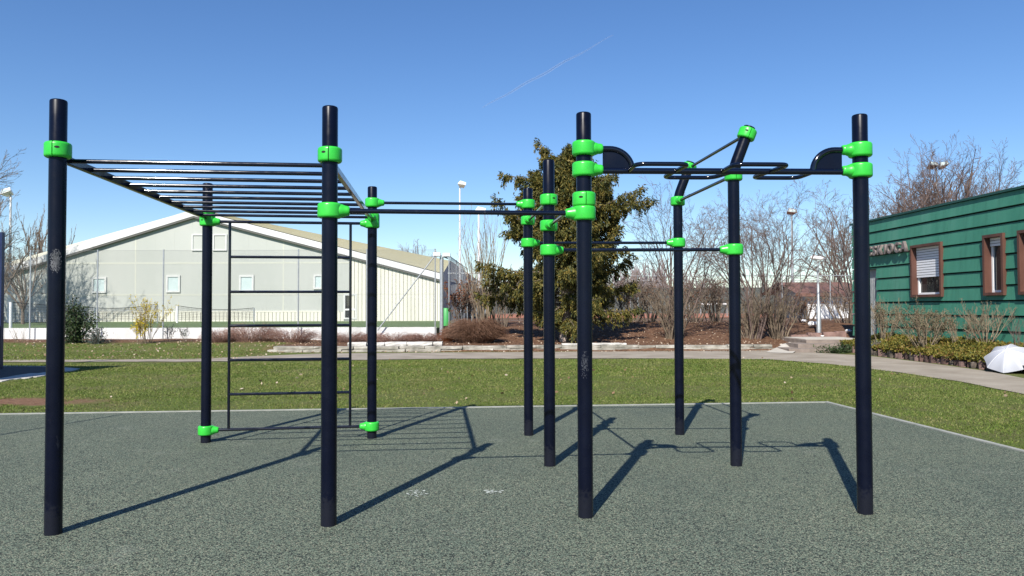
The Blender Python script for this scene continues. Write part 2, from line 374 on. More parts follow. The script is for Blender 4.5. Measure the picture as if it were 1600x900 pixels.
# path
near = [(-500, 573), (0, 566.5), (300, 565.5), (500, 564), (700, 561), (1000, 560.5), (1200, 562), (1300, 570), (1400, 582), (1500, 597), (1600, 617), (1700, 642)]
farp = [(-500, 569), (0, 563), (300, 561.5), (430, 556), (500, 553), (700, 551.5), (1000, 549.5), (1200, 548), (1290, 552.5), (1360, 557), (1450, 568), (1540, 580.5), (1600, 592), (1700, 612)]
def dense(pl, n=140):
    xs = np.linspace(pl[0][0], pl[-1][0], n); return list(zip(xs, np.interp(xs, [p[0] for p in pl], [p[1] for p in pl])))
na, fa = dense(near), dense(farp); m = MB(); vs = []
for (a, b), (c, d_) in zip(na, fa):
    j = rnd.uniform(-.35, .35) if a > 0 else 0
    vs += [Vector(G(a, b + j*.8)) + Vector((0, 0, .016)), Vector(G(c, d_)) + Vector((0, 0, .016))]
m.add(vs, [(2*i, 2*i+2, 2*i+3, 2*i+1) for i in range(len(na)-1)]); struct('path', m.build('path', ASPHALT))
# paved corner beside the steps
m = MB(); q = [G(1205, 550), G(1250, 552.5), G(1300, 536, .30), G(1262, 532, .30)]
a, b, c, d_ = G(1196, 550.5, .02), G(1238, 552, .02), P(1262, 535, 30.0), P(1240, 531.5, 30.6)
nr_ = 14; vs = []
for i in range(nr_+1):
    for j in range(nr_+1):
        p = (a.lerp(b, j/nr_)).lerp(d_.lerp(c, j/nr_), i/nr_); p.z = max(p.z, hgt(p.x, p.y) + .025); vs.append(p)
m.add(vs, [(i*(nr_+1)+j, i*(nr_+1)+j+1, (i+1)*(nr_+1)+j+1, (i+1)*(nr_+1)+j) for i in range(nr_) for j in range(nr_)]); struct('ramp', m.build('ramp', PALECONC))
# sand patch at far left
SF = [(-420, 640), (-100, 606), (0, 597), (60, 588), (125, 576.5)]
m = MB(); poly = []
for i in range(90):
    px = -420 + 545*i/89; py = np.interp(px, [p[0] for p in SF], [p[1] for p in SF]); g = G(px, py + rnd.uniform(-1.1, 1.1)*(1 if i < 89 else 0)); poly.append((g.x, g.y))
for px, py in ((100, 574.5), (60, 572.5), (0, 571.5), (-420, 571.5)): g = G(px, py); poly.append((g.x, g.y))
m.prism(poly, -.02, .012); struct('sand_patch', m.build('sand_patch', SAND))
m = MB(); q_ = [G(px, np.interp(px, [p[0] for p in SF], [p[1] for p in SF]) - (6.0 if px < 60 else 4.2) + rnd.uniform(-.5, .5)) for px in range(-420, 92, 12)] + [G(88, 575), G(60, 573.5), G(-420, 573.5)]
m.prism([(g.x, g.y) for g in q_], -.02, .018); struct('shadow_mat', m.build('shadow_mat', simple('dark shadow mat', [(.02, .022, .026), (.05, .055, .06)], 9, .9, .3, 60)))  # dark sheet on the sand, put in to deepen the tower's shadow
# artificial turf field behind the white wall, clay court behind the hedge
m = MB(); m.box((-70, 34.25, .3), (-3.45, 56, .68)); struct('turf_field', m.build('turf_field', TURF))
m = MB(); m.box((-2, 54, .5), (60, 90, .915)); struct('clay_court', m.build('clay_court', CLAY))
# far dark tree belt so that the horizon closes
def far_belt():
    rs = np.random.RandomState(3); N_ = 5200; x = rs.uniform(-260, 330, N_); y = rs.uniform(190, 240, N_)
    top = 8 + 3.5*np.sin(x*.05) + 2.5*np.sin(x*.17+1) + rs.uniform(-3.5, 2.0, N_)
    K = 4; PL = np.zeros((N_, K, 3))
    for k in range(K):
        t = k/(K-1); PL[:, k] = np.stack([x + rs.uniform(-1, 1, N_)*t*2.5, y, top*t], 1)
    RD = np.stack([np.full(N_, .5), np.full(N_, .4), np.full(N_, .22), np.full(N_, .04)], 1)
    V, Fq = tubes(PL, RD, 3)
    return tag(np_mesh('distant_wood', V, Fq, BARKFAR), 'distant brown leafless wood along the horizon', 'wood', kind='stuff')
far_belt()

# ------------------------------------------------------------------ the rig
POSTPX = dict(a=(83, 838), b=(513.5, 824.5), c=(915, 811.5), d=(1352, 805.5), e=(321.5, 693.5), f=(581, 686.5), g=(826, 682.2), h=(859, 730.5), i=(1062, 681), j=(1150.5, 730))
HP = {}
for k, (x, y) in POSTPX.items():
    g = G(x, y - 1.0, .02); d = Vector((g.x, g.y, 0)).normalized() * .0575
    HP[k] = Vector((g.x + d.x, g.y + d.y, 0))
def zat(k, py): return P(800, py, HP[k].y).z if False else CAMH + (ray(POSTPX[k][0], py).z / ray(POSTPX[k][0], py).y) * HP[k].y
HT = 3.092
rig = thing('calisthenics_rig', 'navy outdoor exercise rig with bright green clamps, monkey bars and wall bars on grey-green rubber', 'exercise rig', (HP['c'].x, HP['c'].y, 0))
RP = .0575
def post_straight(k):
    p = HP[k]; m = MB()
    m.tube([p + Vector((0, 0, z)) for z in (-.15, .5, 1.2, 2.0, 2.6, HT-.014, HT-.004, HT)], [RP]*5 + [RP, RP-.004, RP-.012], 40)
    return m.build('post', NAVY, rig)
nrm = (HP['d'] - HP['c']).normalized(); vdir = Vector((-nrm.y, nrm.x, 0))
def bentpath(k):
    p = HP[k]; zb = 2.98; tip = p + Vector((nrm.x*.17 + .0, nrm.y*.17, 0)); tip.z = 3.42
    return fillet([p + Vector((0, 0, -.15)), p + Vector((0, 0, zb)), tip], .10, 8)
posts = {}
for k in 'abcdefgh': posts[k] = post_straight(k)
for k in 'ij':
    m = MB(); m.tube(bentpath(k), RP, 40); posts[k] = m.build('post', NAVY, rig)
def ring_mb(center, axis, gapdir, gap=True, hole=None, H=.112, RO=.0885):
    """two-part moulded clamp: rounded ring round the post with a dark split line and a bolt pocket"""
    m = MB(); ax = Vector(axis).normalized(); gd = Vector(gapdir); gd = (gd - ax*gd.dot(ax)).normalized(); sd_ = ax.cross(gd)
    prof = []; h = H/2; rc = .020
    for t in range(6): a = math.pi/2*t/5; prof.append((RO - rc + rc*math.sin(a), h - rc + rc*math.cos(a)))
    for t in range(6): a = math.pi/2*t/5; prof.append((RO - rc + rc*math.cos(a), -h + rc - rc*math.sin(a)))
    prof = [(RP-.001, h-.002)] + prof + [(RP-.001, -h+.002)]
    n = 60; g0 = R(2.2) if gap else 0; vs = []; K = len(prof)
    for i in range(n+1):
        a = g0 + (2*math.pi - 2*g0)*i/n; d = gd*math.cos(a) + sd_*math.sin(a)
        for r, z in prof: vs.append(center + d*r + ax*z)
    fs = [(i*K+j, i*K+j+1, (i+1)*K+j+1, (i+1)*K+j) for i in range(n) for j in range(K-1)]
    m.add(vs, fs, 0, True)
    if gap:
        m.add(vs[:K], [tuple(range(K))], 0); m.add(vs[-K:], [tuple(range(K))[::-1]], 0)
        m.tube([center - ax*(h-.012), center + ax*(h-.012)], .074, 40, 1)
    if hole is not None:
        a = R(hole); d = (gd*math.cos(a) + sd_*math.sin(a)); t = ax.cross(d)
        for (sz, off, mi, lift) in ((1.0, 0, 1, .0006),):
            vs = []
            for i in range(16):
                b = 2*math.pi*i/16; x = .017*math.cos(b)*sz; y = .0085*math.sin(b)*sz
                aa = x / RO; dd = d*math.cos(aa) + t*math.sin(aa)
                vs.append(center + dd*(RO + lift) + ax*(y + off + .01))
            vs.append(center + d*(RO + .0012) + ax*(off + .01))
            m.add(vs, [(i, (i+1) % 16, 16) for i in range(16)], mi)
    # embossed line of tiny moulding marks
    for q in range(9):
        for sgn in (1,):
            a = math.pi + R(-26 + q*6.4); d = gd*math.cos(a) + sd_*math.sin(a); t = ax.cross(d)
            M_ = Matrix((( t.x, ax.x, d.x, (center + d*RO).x), (t.y, ax.y, d.y, (center + d*RO).y), (t.z, ax.z, d.z, (center + d*RO).z), (0, 0, 0, 1)))
            m.box((-.003, -.005, -.003), (.003, .004 + .002*(q % 3), .0012), 0, M_)
    return m
def socket(m, center, d, L=.145, r1=.034):
    d = Vector(d).normalized()
    m.tube([center + d*t for t in (.045, .075, .092, .112, .128, L-.006, L)], [.054, .053, .048, .040, r1+.003, r1, r1-.006], 24)
def clamp(k, z, target=None, gapdir=None, hole=None, center=None, axis=(0, 0, 1), r1=.034):
    """target: direction of the socket"""
    c = center or (HP[k] + Vector((0, 0, z)))
    gd = gapdir or (-(Vector(target)) if target is not None else Vector((0, -1, 0)))
    m = ring_mb(c, axis, gd, True, hole)
    if target is not None: socket(m, c, target, r1=r1)
    return m.build('clamp', [GREEN, BLACK], posts[k])
def dirto(k1, k2): d = HP[k2] - HP[k1]; d.z = 0; return d.normalized()
def bar(k1, z1, k2, z2, r=.019, name='bar', mat=None, off=.12):
    a = HP[k1] + Vector((0, 0, z1)); b = HP[k2] + Vector((0, 0, z2)); d = (b-a).normalized()
    m = MB(); n = 10; pa = a + d*off; pb = b - d*off
    m.tube([pa + (pb-pa)*t/n for t in range(n+1)], r, 20); return m.build(name, mat or NAVYBAR, rig)
def zmid(k1, y1, k2, y2): return (zat(k1, y1) + zat(k2, y2)) / 2
# low and high single bars
z_bc = zmid('b', 330, 'c', 333); clamp('b', z_bc, dirto('b', 'c')); clamp('c', z_bc, dirto('c', 'b')); bar('b', z_bc, 'c', z_bc, .0175)
z_fg = zmid('f', 317, 'g', 319); clamp('f', z_fg, dirto('f', 'g')); clamp('g', z_fg, dirto('g', 'f')); bar('f', z_fg, 'g', z_fg, .0175)
z_ch = zmid('c', 312, 'h', 353); clamp('c', z_ch, dirto('c', 'h'), hole=-26); clamp('h', z_ch, dirto('h', 'c')); bar('c', z_ch, 'h', z_ch, .0175)
z_hg = zmid('h', 312.5, 'g', 345); clamp('h', z_hg, dirto('h', 'g'), hole=28); clamp('g', z_hg, dirto('g', 'h')); bar('h', z_hg, 'g', z_hg, .0175)
z_gi = zmid('g', 379, 'i', 380); clamp('g', z_gi, dirto('g', 'i'), hole=200); clamp('i', z_gi, dirto('i', 'g')); bar('g', z_gi, 'i', z_gi, .0175)
z_hj = zmid('h', 390, 'j', 391); clamp('h', z_hj, dirto('h', 'j')); clamp('j', z_hj, dirto('j', 'h')); bar('h', z_hj, 'j', z_hj, .0175)
z_ij = zmid('i', 313, 'j', 276); clamp('i', z_ij, dirto('i', 'j')); clamp('j', z_ij, dirto('j', 'i'), gapdir=(0.05, -1, 0)); bar('i', z_ij, 'j', z_ij, .0175)
# tilted top clamps and bar of the bent posts
tips = {}
for k in 'ij':
    pth = bentpath(k); axd = (pth[-1]-pth[-2]).normalized(); tips[k] = pth[-1] - axd*.075
dij = (tips['i'] - tips['j']).normalized()
for k, dd in (('i', -dij), ('j', dij)):
    pth = bentpath(k); axd = (pth[-1]-pth[-2]).normalized(); clamp(k, 0, dd, hole=-26, center=tips[k], axis=axd)
m = MB(); m.tube([tips['j'] + dij*.12, tips['i'] - dij*.12], .0175, 20); m.build('bar', NAVYBAR, rig)
# monkey bars
zm = 2.685
clamp('a', zm + .045, dirto('a', 'e'), hole=20); clamp('b', zm + .045, dirto('b', 'f'), hole=-24)
clamp('e', zm + .02, dirto('e', 'a')); clamp('f', zm + .02, dirto('f', 'b'))
mk = thing  # noqa
ladder = []
def side_rail(k1, k2):
    a = HP[k1] + Vector((0, 0, zm)); b = HP[k2] + Vector((0, 0, zm)); d = (b-a).normalized(); s = Vector((d.y, -d.x, 0))
    m = MB(); pa = a + d*.10; pb = b - d*.10; hw = .020; hh = .030
    M_ = Matrix(((s.x, d.x, 0, pa.x), (s.y, d.y, 0, pa.y), (0, 0, 1, pa.z), (0, 0, 0, 1))); L = (pb-pa).length
    c = .006; prof = [(-hw+c, -hh), (hw-c, -hh), (hw, -hh+c), (hw, hh-c), (hw-c, hh), (-hw+c, hh), (-hw, hh-c), (-hw, -hh+c)]
    vs = [M_ @ Vector((x, 0, z)) for x, z in prof] + [M_ @ Vector((x, L, z)) for x, z in prof]
    m.add(vs, [tuple(range(8)), tuple(range(15, 7, -1))] + [(i, 8+i, 8+(i+1) % 8, (i+1) % 8) for i in range(8)])
    return m.build('side_rail', NAVYBAR, rig)
side_rail('a', 'e'); side_rail('b', 'f')
for i in range(10):
    t = .045 + i*.0985
    pa = HP['a'].lerp(HP['e'], t) + Vector((0, 0, zm)); pb = HP['b'].lerp(HP['f'], t) + Vector((0, 0, zm)); d = (pb-pa).normalized()
    m = MB(); m.tube([pa + d*.018 + (pb-pa-d*.036)*q/6 for q in range(7)], .0165, 18); m.build('rung', NAVYBAR, rig)
# wall bars between the two rear left posts
z_t = zmid('e', 347, 'f', 348.5); z_b = zmid('e', 672, 'f', 666)
clamp('e', z_t, dirto('e', 'f'), hole=60); clamp('f', z_t, dirto('f', 'e'), hole=60); bar('e', z_t, 'f', z_t, .0175)
clamp('e', z_b, dirto('e', 'f'), hole=150); clamp('f', z_b, dirto('f', 'e'), hole=-150); bar('e', z_b, 'f', z_b, .0175)
def onef(px): # point on the line e-f under a picture column
    e0, f0 = HP['e'], HP['f']; k = (px - 800)/F
    # solve X = k*Yd-ish along the line (pitch effect on X is tiny)
    best = min((abs((e0.x + (f0.x-e0.x)*t) / (e0.y + (f0.y-e0.y)*t) - k), t) for t in [i/2000 for i in range(2001)])[1]
    return e0.lerp(f0, best)
s1, s2 = onef(358.5), onef(547.5)
mL = MB(); mL.tube([s1 + Vector((0, 0, z_b)), s1 + Vector((0, 0, z_t))], .0165, 18); wall_bars = mL.build('wall_bars', NAVYBAR, rig)
mL = MB(); mL.tube([s2 + Vector((0, 0, z_b)), s2 + Vector((0, 0, z_t))], .0165, 18); mL.build('upright', NAVYBAR, wall_bars)
for py in (402, 456, 508.5, 561.5, 614.5):
    z = CAMH + ray(450, py).z/ray(450, py).y * ((s1.y+s2.y)/2)
    dd = (s2-s1).normalized(); mL = MB(); mL.tube([s1 + Vector((0, 0, z)) + dd*.01, s2 + Vector((0, 0, z)) - dd*.01], .0165, 18); mL.build('rung', NAVYBAR, wall_bars)
# snake bar
z_lo = zmid('c', 262.5, 'd', 265.5); z_hi = zmid('c', 231, 'd', 236); z_lo2 = z_lo - .01
for k, o in (('c', 'd'), ('d', 'c')):
    clamp(k, z_lo2, dirto(k, o), hole=None, r1=.037); clamp(k, z_hi, dirto(k, o), r1=.037)
bar('c', z_lo2 - .008, 'd', z_lo2 - .008, .024, name='snake_bar')
cP, dP = HP['c'], HP['d']; W_ = dP - cP; WL = W_.length; U = W_.normalized(); NV = Vector((U.y, -U.x, 0))  # NV towards the camera
if NV.y > 0: NV = -NV
def sp(s, off, dz=0): return cP + U*s + NV*off + Vector((0, 0, z_lo2 - .008 + dz))
def px_s(px, off):   # distance along the bar for a picture column at a given offset
    best = min((abs(sp(s_, off).x / sp(s_, off).y - (px-800)/F), s_) for s_ in [i/500 for i in range(int(WL*500))])[1]
    return best
for (x0, xn0, xn1, xf0, xf1, x1) in ((985, 995, 1079, 1037, 1116, 1146), (1131, 1150, 1237, 1176, 1248, 1273)):
    o = .29
    pts = [sp(px_s(x0, .02), .018), sp(px_s(xn0, o), o), sp(px_s(xn1, o), o), sp(px_s(xf0, -o), -o), sp(px_s(xf1, -o), -o), sp(px_s(x1, -.02), -.018)]
    m = MB(); m.tube(fillet(pts, .085, 8), .0165, 18); m.build('grip_loop', NAVYBAR, rig)
for k, s_, sg in (('c', 0, 1), ('d', WL, -1)):
    dz = z_hi - z_lo2 + .008
    a0 = sp(s_ + sg*.13, 0, dz); a1 = sp(s_ + sg*.355, 0, dz); a2 = sp(s_ + sg*.355, 0, 0)
    arc = [a0] + [sp(s_ + sg*(.20 + .175*math.sin(math.pi/2*q_/12)), 0, dz*math.cos(math.pi/2*q_/12)) for q_ in range(13)]
    m = MB(); m.tube(arc, .0225, 20); el_ = m.build('end_bend', NAVYBAR, rig)
    m = MB(); pl = [sp(s_ + sg*.145, 0, 0), sp(s_ + sg*.145, 0, dz)] + arc[1:]; nn = NV*.003
    q = len(pl); m.add([p + nn for p in pl] + [p - nn for p in pl], [tuple(range(q)), tuple(range(2*q-1, q-1, -1))] + [(i, (i+1) % q, q+(i+1) % q, q+i) for i in range(q)])
    m.build('gusset_plate', NAVY, el_)
# worn sticker residue on the first post, scuff on the third
def residue(k, z0, z1, a0, a1, mat, seed, dens=.6):
    rs = random.Random(seed); m = MB(); p = HP[k]; base = math.atan2(-p.y, -p.x); nz, na_ = 26, 20
    for i in range(nz):
        for j in range(na_):
            zc = (i+.5)/nz*2-1; ac = (j+.5)/na_*2-1
            if rs.random() > dens*(1.25 - (zc*zc+ac*ac)): continue
            za = z0+(z1-z0)*i/nz; zb = z0+(z1-z0)*(i+rs.uniform(.6, 1.3))/nz
            aa = base+R(a0+(a1-a0)*j/na_); ab = base+R(a0+(a1-a0)*(j+rs.uniform(.6, 1.2))/na_); r = RP+.0006+rs.random()*.0003
            m.quad(p+Vector((math.cos(aa)*r, math.sin(aa)*r, za)), p+Vector((math.cos(ab)*r, math.sin(ab)*r, za)), p+Vector((math.cos(ab)*r, math.sin(ab)*r, zb)), p+Vector((math.cos(aa)*r, math.sin(aa)*r, zb)))
    o = m.build('sticker_residue' if mat is RES else 'scuff_patch', mat, posts[k]); o['kind'] = 'stuff'
RES = simple('old glue', [(.05, .055, .06), (.15, .15, .16)], 30, .7)
residue('a', zat('a', 427), zat('a', 390), -45, 34, RES, 3, .8)
SCUF = simple('pale scuff', [(.02, .025, .035), (.07, .075, .09)], 40, .6)
residue('c', zat('c', 590), zat('c', 548), -30, 30, SCUF, 5, .34)

# ------------------------------------------------------------------ white wall + chain-link fence
YW = 34.0
wall = MB(); x = -40.0; zt = P(300, 512, YW).z
while x < -3.3:
    wd = 1.95 if x + 1.95 < -3.4 else -3.35 - x
    wall.box((x+.008, YW, -.1), (x+wd-.008, YW+.14, zt + rnd.uniform(-.006, .006))); x += 1.95
wall.box((-40, YW+.02, -.1), (-3.4, YW+.12, zt-.02))
w_ = wall.build('low_wall', WHITEWALL); tag(w_, 'long low white concrete wall edging the raised sports field', 'wall')
YF = 33.75
fence = thing('chain_link_fence', 'tall chain-link fence with thin steel posts in front of the low white wall', 'fence', (-14, YF, .2))
ftop = P(250, 391, YF).z
fx = [47, 152, 255, 359, 466, 573, 680]; FX = [(x-800)/F*YF for x in fx]; stp = (FX[-1]-FX[0])/6
FX = [FX[0] - stp*k for k in (4, 3, 2, 1)] + FX
for X in FX:
    m = MB(); m.tube([(X, YF, 0), (X, YF, ftop)], .03, 10); m.tube([(X, YF, ftop), (X, YF, ftop+.03)], .034, 10); m.build('fence_post', GALV, fence)
def chainlink(x0, x1, y, z0, z1, pitch=.075, r=.0025, par=None, axis='x'):
    H = z1-z0; n = int((x1-x0+H)/pitch); PL = []
    for i in range(n):
        for sg in (1, -1):
            s = x0 - (H if sg > 0 else 0) + i*pitch; a = np.array([s, z0]); b = np.array([s + sg*H, z1])
            # clip to [x0,x1]
            def at(xc): t = (xc-a[0])/(b[0]-a[0]); return np.array([xc, z0 + t*H])
            lo, hi = (a, b) if a[0] < b[0] else (b, a)
            if hi[0] < x0 or lo[0] > x1: continue
            if lo[0] < x0: lo = at(x0)
            if hi[0] > x1: hi = at(x1)
            if axis == 'x': PL.append([[lo[0], y, lo[1]], [hi[0], y, hi[1]]])
            else: PL.append([[y, lo[0], lo[1]], [y, hi[0], hi[1]]])
    PL = np.array(PL); V, Fq = tubes(PL, np.full((len(PL), 2), r), 3)
    hz = np.array([[[x0, y, z], [x1, y, z]] for z in (z0+.02, (z0+z1)/2, z1-.01)]) if axis == 'x' else np.array([[[y, x0, z], [y, x1, z]] for z in (z0+.02, (z0+z1)/2, z1-.01)])
    V2, F2 = tubes(hz, np.full((3, 2), .004), 4); V, Fq = merge([(V, Fq), (V2, F2)])
    return np_mesh('wire_mesh', V, Fq, WIRE, par)
chainlink(FX[0], FX[-1], YF, .25, ftop, par=fence)
m = MB(); m.tube([P(590, 516, YF), P(680, 399, YF)], .028, 8); m.build('brace', GALV, fence)
# fence corner mast with two small floodlights
Xm = P(690, 500, 33.2)
mast = thing('floodlight_mast', 'thick galvanised mast with two small white floodlights at the right end of the white wall', 'mast', (Xm.x, 33.2, .2))
top = P(690, 402, 33.2); m = MB(); m.tube([(Xm.x, 33.2, 0), (Xm.x, 33.2, top.z)], .085, 16); m.build('pole', GALV, mast)
m = MB(); m.tube([P(682, 397, 33.2), P(700, 404, 33.2)], .025, 8); m.tube([P(680, 391, 33.5), P(690, 404, 33.2)], .015, 8); m.build('crossbar', GALV, mast)
for px, py in ((683, 398), (698, 399)):
    c = P(px, py, 33.2); m = MB(); m.box((c.x-.15, c.y-.2, c.z-.07), (c.x+.15, c.y+.12, c.z+.09)); l = m.build('floodlight', WHITE, mast)
    m = MB(); m.box((c.x-.13, c.y-.215, c.z-.085), (c.x+.13, c.y+.02, c.z-.05)); m.build('lens', DARKGLASS, l)
# return fence running back beside the hall + tall ball-stop frames
rf = thing('ball_stop_fence', 'tall steel-framed ball-stop fence running back beside the grey hall side', 'fence', (-3.2, 36, .7))
for Y_, Xo in ((36, -2.95), (40, -2.9), (44, -2.85), (48, -2.8)):
    m = MB(); m.tube([(Xo, Y_, .3), (Xo, Y_, 4.1)], .03, 8); m.build('fence_post', GALV, rf)
for z in (4.05, 2.9):
    m = MB(); m.tube([(-2.95, 36, z), (-2.8, 48, z)], .022, 8); m.build('rail', GALV, rf)
for px in (737, 758, 745):
    c = P(px, 440, 44); m = MB(); m.tube([(c.x, 44, .6), (c.x, 44, c.z + (1.0 if px != 745 else .1))], .03, 8); m.build('fence_post', GALV, rf)
m = MB(); m.tube([P(700, 427, 44), P(760, 427, 44)], .03, 8); m.build('rail', GALV, rf)
chainlink(36, 48, -2.9, .7, 4.05, .12, .0025, rf, 'y')
# green bin by the mast
c = P(697, 494, 40); bm = MB(); bm.tube([(c.x, 40, .68), (c.x, 40, 1.55), (c.x, 40, 1.6)], [.2, .23, .19], 16)
tag(bm.build('litter_bin', simple('green bin', [(.05, .3, .08)], rough=.5)), 'small light green bin behind the galvanised mast', 'bin')

# ------------------------------------------------------------------ sports hall
YH = 55.0
hall = thing('sports_hall', 'large pale sports hall with low-pitched gable roof behind the white wall', 'sports hall', (P(350, 501, YH).x, YH, .68))
def HPt(px, py, dy=0): v = P(px, py, YH); return Vector((v.x, YH + dy, v.z))
zb = .6; xL = HPt(-140, 500).x; xR = HPt(690, 500).x; xM = HPt(548, 500).x
pk = HPt(305, 332); eR = HPt(690, 431); eL = HPt(-140, 468)
def verge(x): # roof underside height over the front wall
    return pk.z + (x-pk.x)*((eR.z-pk.z)/(eR.x-pk.x) if x > pk.x else (eL.z-pk.z)/(eL.x-pk.x))
m = MB(); m.add([(xL, YH, zb), (xM, YH, zb), (xM, YH, verge(xM)), (pk.x, YH, pk.z), (xL, YH, verge(xL)), (xL, YH+.2, zb), (xM, YH+.2, zb), (xM, YH+.2, verge(xM)), (pk.x, YH+.2, pk.z), (xL, YH+.2, verge(xL))],
    [(0, 1, 2, 3, 4), (9, 8, 7, 6, 5), (0, 4, 9, 5), (1, 6, 7, 2)]); 
hw = m.build('panel_wall', PANELG, hall)
# pale joints on the panels: two horizontals and verticals
m = MB()
for py in (411, 460.5): z = HPt(300, py).z; xa = xL if verge(xL) > z else None; a = max(xL, pk.x + (z-pk.z)/((eL.z-pk.z)/(eL.x-pk.x))) ; m.box((a+.4, YH-.012, z-.06), (min(xM, pk.x + (z-pk.z)/((eR.z-pk.z)/(eR.x-pk.x)))-.05, YH+.01, z+.06))
for px in (212, 443, 30): X = HPt(px, 400).x; m.box((X-.05, YH-.009, HPt(0, 488).z), (X+.05, YH+.01, verge(X)-.1))
m.build('panel_joints', JOINT, hall)
m = MB()
for px in (62, 96, 122, 152, 182, 242, 272, 300, 332, 362, 388, 416, 470, 498, 526): X = HPt(px, 400).x; m.box((X-.018, YH-.005, HPt(0, 488).z), (X+.018, YH+.01, verge(X)-.1))
m.build('fine_joints', PANELG, hall)
# base band with ribs
z1 = HPt(0, 489).z; m = MB(); X = xL
while X < xM - .6:
    m.box((X+.02, YH-.045, zb), (X+.245, YH, z1)); X += .27
m.box((xL, YH-.06, z1+.004), (HPt(530, 489).x, YH, z1+.10)); m.build('base_band', CREAM, hall)
m = MB(); m.box((xL, YH-.02, zb), (xM-.6, YH-.003, z1)); m.build('base_shadow_gap', CREAMD, hall)
# ribbed cream wall on the right
m = MB(); X = xM + .02
while X < xR - .05:
    x2 = min(X+.235, xR); m.add([(X, YH-.05, zb), (x2, YH-.05, zb), (x2, YH-.05, verge(x2)), (X, YH-.05, verge(X)), (X, YH, zb), (x2, YH, zb), (x2, YH, verge(x2)), (X, YH, verge(X))],
        [(0, 1, 2, 3), (0, 3, 7, 4), (1, 5, 6, 2), (3, 2, 6, 7), (0, 4, 5, 1)]); X += .27
m.build('ribbed_wall', CREAM, hall)
m = MB(); m.add([(xM, YH-.008, zb), (xR, YH-.008, zb), (xR, YH-.008, verge(xR)), (xM, YH-.008, verge(xM)), (xM, YH+.2, zb), (xR, YH+.2, zb), (xR, YH+.2, verge(xR)), (xM, YH+.2, verge(xM))], [(0, 1, 2, 3), (7, 6, 5, 4), (1, 5, 6, 2)])
m.build('rib_backing', CREAMD, hall)
# side wall, back hall and roof (rises towards the back)
B1 = P(704, 407.5, 66.0); B0 = P(305, 327, 66.0); B2 = P(-200, 470, 66)
m = MB(); m.add([(xR, YH, zb), (xR, 120, zb), (xR+.1, 120, B1.z), (B1.x, 66, B1.z), (xR, YH, eR.z)], [(0, 1, 2, 3, 4)]); m.build('side_wall', GREYWALL, hall)
ov = .28; m = MB()
F1 = Vector((eR.x+.12, YH-ov, eR.z+.12)); F0 = Vector((pk.x, YH-ov, pk.z+.16)); F2 = Vector((eL.x, YH-ov, eL.z+.12))
N_R = 14
for i in range(N_R):   # right slope as overlapping sheets running down the slope
    t0, t1 = i/N_R, (i+1)/N_R
    def rp(t, s): return (F0.lerp(B0, t)).lerp(F1.lerp(B1, t), s)
    up = Vector((0, 0, .05)); a, b = rp(t0, 0), rp(t0, 1); c, d_ = rp(t1, 1), rp(t1, 0)
    m.add([a+up, b+up, c, d_, a, b], [(0, 1, 2, 3)]); m.add([a, b, b+up, a+up], [(0, 1, 2, 3)], 1); t2 = t0 + .22/N_R; m.add([rp(t0, 0)+up*1.1, rp(t0, 1)+up*1.1, rp(t2, 1)+up*1.05, rp(t2, 0)+up*1.05], [(0, 1, 2, 3)], 1)
m.quad(F0, B0, B2, F2)
m.build('roof', [ROOFY, ROOFG], hall)
m = MB()
for (p, q) in ((F0, F1), (F0, F2)):
    u1 = Vector((0, 0, .04)); dn = Vector((0, 0, -.44)); th = Vector((0, .08, 0))
    m.add([p+u1, q+u1, q+dn, p+dn, p+u1+th, q+u1+th, q+dn+th, p+dn+th], [(0, 1, 2, 3), (7, 6, 5, 4), (0, 4, 5, 1), (3, 2, 6, 7), (1, 5, 6, 2)])
m.build('verge_board', simple('white verge sheet', [(.55, .55, .54), (.66, .66, .65)], .7, .5, stretch=(1, 1, 3)), hall)
m = MB()
for (p, q) in ((F0, F1), (F0, F2)):
    dn = Vector((0, .03, -.442)); d3 = Vector((0, .03, -.58)); m.add([p+dn, q+dn, q+d3, p+d3, p+dn+Vector((0, ov-.1, 0)), q+dn+Vector((0, ov-.1, 0)), q+d3+Vector((0, ov-.1, 0)), p+d3+Vector((0, ov-.1, 0))], [(0, 1, 2, 3), (3, 2, 6, 7), (0, 4, 5, 1)])
m.build('verge_shadow', simple('dark soffit', [(.10, .10, .09)], rough=.8), hall)  # dark strip below the verge, stands in for the overhang's shadow
m = MB(); m.add([B0, B1, (xR+.1, 120, B1.z), (B0.x, 120, B0.z), B2, (B2.x, 120, B2.z)], [(0, 1, 2, 3), (4, 0, 3, 5)]); m.build('rear_roof', GREYWALL, hall)
WINFR = simple('light grey window frame', [(.50, .51, .49), (.58, .585, .565)], 3, .5)
def hall_window(x0, y0, x1, y1, glass, nm='window', fr=.13):
    a = HPt(x0, y1); b = HPt(x1, y0); m = MB()
    m.box((a.x, YH-.09, a.z), (b.x, YH, a.z+fr)); m.box((a.x, YH-.09, b.z-fr), (b.x, YH, b.z)); m.box((a.x, YH-.09, a.z+fr), (a.x+fr, YH, b.z-fr)); m.box((b.x-fr, YH-.09, a.z+fr), (b.x, YH, b.z-fr))
    f = m.build(nm, WINFR, hall); m = MB(); m.box((a.x+fr, YH-.035, a.z+fr), (b.x-fr, YH-.005, b.z-fr)); m.build('pane', glass, f); return f
for q in ((144, 433, 167, 458), (260, 430, 282, 457), (374, 430, 397, 456), (490, 429, 505, 452)): hall_window(*q, PALEGLASS)
for q in ((300, 366, 322, 392), (333, 366, 355, 392)): hall_window(*q, PANELG, fr=.09)
dr = hall_window(537, 459, 558, 499, DARKGLASS, 'door', .12)
a = HPt(539, 484); m = MB(); m.box((a.x, YH-.07, a.z-.04), (HPt(556, 484).x, YH-.03, a.z+.07)); m.build('door_rail', WHITE, dr)
